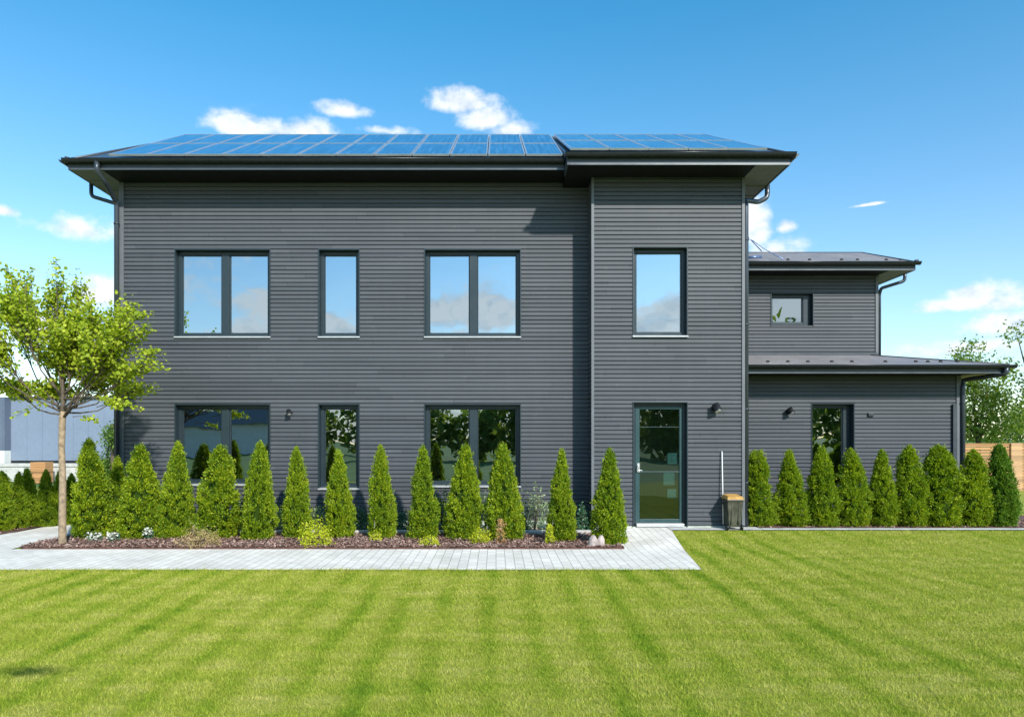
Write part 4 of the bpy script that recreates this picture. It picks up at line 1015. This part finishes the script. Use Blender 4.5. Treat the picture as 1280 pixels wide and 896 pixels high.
# what stands behind the viewer (mirrored in the window glass)
nb = empty('neighbour_house', (-25, -40, 0)); tag(nb, 'pale neighbour house with dark roof, mirrored in the lower left windows', 'house')
m = MB(); m.box(-31, -19, -46, -40, 0, 3.0); m.build('wall', M['white'], nb)
m = MB(); m.poly([(-31.6, -39.4, 2.9), (-18.4, -39.4, 2.9), (-18.4, -43, 4.6), (-31.6, -43, 4.6)]); m.poly([(-31.6, -46.6, 2.9), (-18.4, -46.6, 2.9), (-18.4, -43, 4.6), (-31.6, -43, 4.6)])
m.build('roof', M['trim'], nb)
def woods():
    Cs = []
    for k_ in range(44):
        x = -60+k_*2.9+random.uniform(-1, 1); y = -34+random.uniform(-5, 3); h = random.uniform(4.2, 7.4); 
        if -36 < x < -10:
            y = -62; h = random.uniform(5.5, 7.5)
        if 25 < x < 31: h = 13.5+random.uniform(-1.5, 1)
        if random.random() < 0.12 and not 20 < x < 37: continue
        n = 650; u = unit(rng.normal(0, 1, (n, 3)))*rng.uniform(0.3, 1, (n, 1))**.4; Cs.append(u*np.array([2.4, 2.2, h*0.5])+np.array([x, y, h*0.52]))
    C = np.concatenate(Cs); V, Fc = leaf_blob(C, 0.7, 0.45, 0.1)
    tag(link('far_woods', np_mesh('far_woods', V, Fc, M['woods_leaf'])), 'distant belt of green trees across the lawn, mirrored in the lower windows', 'woods', kind='stuff')
woods()

# ------------------------------------------------------------------ sky, sun, camera
AZ, ELV = 28.0, 34.0
w = bpy.data.worlds.new('World'); sc.world = w; w.use_nodes = True; nt = w.node_tree; nt.nodes.clear()
sky = N(nt, 'ShaderNodeTexSky', sky_type='NISHITA', sun_disc=False); sky.sun_elevation = R(ELV); sky.sun_rotation = R(180-AZ); sky.altitude = 100; sky.air_density = 1.0; sky.dust_density = 0.25; sky.ozone_density = 1.2
tcs = nt.nodes.new('ShaderNodeTexCoord'); sps = nt.nodes.new('ShaderNodeSeparateXYZ'); nt.links.new(tcs.outputs['Generated'], sps.inputs[0])
skytint = ramp(nt, sps.outputs[2], [(0.0, (0.78, 0.80, 0.83)), (0.22, (0.60, 0.80, 0.87)), (0.52, (0.16, 0.76, 0.92)), (1.0, (0.16, 0.70, 0.9))])
hs = N(nt, 'ShaderNodeHueSaturation', ins={'Saturation': 0.97, 'Value': 1.0}); nt.links.new(mixc(nt, 1.0, sky.outputs[0], skytint, 'MULTIPLY'), hs.inputs['Color'])
tc = nt.nodes.new('ShaderNodeTexCoord'); dirv = tc.outputs['Generated']
sx = nt.nodes.new('ShaderNodeSeparateXYZ'); nt.links.new(dirv, sx.inputs[0])
az = math_n(nt, 'ARCTAN2', sx.outputs[0], sx.outputs[1]); el = math_n(nt, 'ARCSINE', sx.outputs[2])
def azel(px_, py_):
    u, v = (px_-VX)/F, (VY-py_)/F; return math.atan(u), math.atan(v/math.sqrt(1+u*u))
CL = [(300, 160, 42, 22), (345, 162, 45, 16), (385, 164, 40, 17), (435, 140, 32, 14), (478, 164, 32, 8), (583, 130, 40, 18), (612, 150, 34, 22), (640, 163, 30, 14), (100, 289, 52, 20), (4, 264, 20, 9), (944, 285, 22, 55), (982, 284, 13, 12), (965, 320, 50, 20),
      (1088, 256, 26, 2.5), (1180, 384, 36, 10), (1225, 374, 44, 20), (1265, 376, 46, 26), (1270, 405, 70, 22), (130, 370, 45, 26), (185, 400, 50, 24), (60, 420, 60, 30), (1190, 438, 90, 12)]
field = None
for (cx, cy, rx, ry) in CL:
    a0, e0 = azel(cx, cy); a1, _ = azel(cx+rx, cy); _, e1 = azel(cx, cy-ry)
    du = math_n(nt, 'DIVIDE', math_n(nt, 'SUBTRACT', az, a0), abs(a1-a0)); dv = math_n(nt, 'DIVIDE', math_n(nt, 'SUBTRACT', el, e0), abs(e1-e0))
    low = math_n(nt, 'MULTIPLY', math_n(nt, 'MINIMUM', dv, 0.0), 1.7); dv = math_n(nt, 'ADD', math_n(nt, 'MAXIMUM', dv, 0.0), low)
    q = math_n(nt, 'SUBTRACT', 1.0, math_n(nt, 'SQRT', math_n(nt, 'ADD', math_n(nt, 'MULTIPLY', du, du), math_n(nt, 'MULTIPLY', dv, dv))))
    q = math_n(nt, 'MAXIMUM', q, -1.0)
    field = q if field is None else math_n(nt, 'MAXIMUM', field, q)
dn = mapping(nt, dirv, (1, 1, 1.35))
n1 = noise(nt, dn, 24, 9, 0.58, 0.1); n2 = noise(nt, mapping(nt, dirv, (1, 1, 1.35), (0.0, 0.0, -0.02)), 24, 6, 0.55, 0.1)
n3 = noise(nt, mapping(nt, dirv, (1, 1, 2.6)), 4.2, 8, 0.55, 0.2)
cf = math_n(nt, 'ADD', math_n(nt, 'ADD', field, 0.30), math_n(nt, 'MULTIPLY', math_n(nt, 'SUBTRACT', n1, 0.5), 2.6))
front = N(nt, 'ShaderNodeMapRange', ins={0: cf, 1: -0.02, 2: 1.05, 3: 0.0, 4: 1.0}, interpolation_type='SMOOTHSTEP').outputs[0]
# banks of cloud low in the other half of the sky
bf = math_n(nt, 'ADD', n3, math_n(nt, 'MULTIPLY', math_n(nt, 'SUBTRACT', n1, 0.5), 0.3))
elb = N(nt, 'ShaderNodeMapRange', ins={0: el, 1: 0.12, 2: 0.34, 3: 0.12, 4: -0.05}).outputs[0]
bf = math_n(nt, 'ADD', bf, elb)
back = N(nt, 'ShaderNodeMapRange', ins={0: bf, 1: 0.49, 2: 0.63, 3: 0.0, 4: 1.0}, interpolation_type='SMOOTHSTEP').outputs[0]
isb = math_n(nt, 'LESS_THAN', sx.outputs[1], 0.0); back = math_n(nt, 'MULTIPLY', back, isb)
cov = math_n(nt, 'MAXIMUM', math_n(nt, 'MULTIPLY', front, 0.95), math_n(nt, 'MULTIPLY', back, 0.85))
abv = math_n(nt, 'GREATER_THAN', el, 0.0); cov = math_n(nt, 'MULTIPLY', cov, abv)
shade = math_n(nt, 'ADD', 0.88, math_n(nt, 'MULTIPLY', math_n(nt, 'SUBTRACT', n1, n2), 4.0), clamp=True)
CB = 4.3
ccol = mixc(nt, shade, (0.62*CB, 0.72*CB, 0.84*CB), (0.95*CB, 0.99*CB, 1.03*CB))
# the air whitens a little towards the horizon
fin = mixc(nt, cov, hs.outputs[0], ccol)
bg = N(nt, 'ShaderNodeBackground', ins={'Strength': 0.15}); nt.links.new(fin, bg.inputs[0])
wo = nt.nodes.new('ShaderNodeOutputWorld'); nt.links.new(bg.outputs[0], wo.inputs[0])
sl = bpy.data.lights.new('sun', 'SUN'); sl.energy = 3.2; sl.angle = R(1.6); sl.color = (1.0, 0.955, 0.88)
so_ = bpy.data.objects.new('sun', sl); col.objects.link(so_)
sdir = Vector((math.sin(R(AZ))*math.cos(R(ELV)), -math.cos(R(AZ))*math.cos(R(ELV)), math.sin(R(ELV))))
so_.rotation_euler = sdir.to_track_quat('Z', 'Y').to_euler(); so_.location = (20, -20, 20)
cam = bpy.data.cameras.new('camera'); cam.sensor_width = 36; cam.lens = F/1280*36; cam.shift_x = 20/1280; cam.shift_y = 100/1280
cam.clip_end = 4000; cam.clip_start = 0.05
co = bpy.data.objects.new('camera', cam); col.objects.link(co); co.location = (0, 0, EYE); co.rotation_euler = (R(90), 0, 0); sc.camera = co
vs = sc.view_settings; vs.view_transform = 'Standard'; vs.look = 'None'; vs.exposure = 0.8; vs.gamma = 1; vs.use_curve_mapping = False
sc.cycles.max_bounces = 8; sc.cycles.transparent_max_bounces = 16; sc.cycles.use_denoising = True
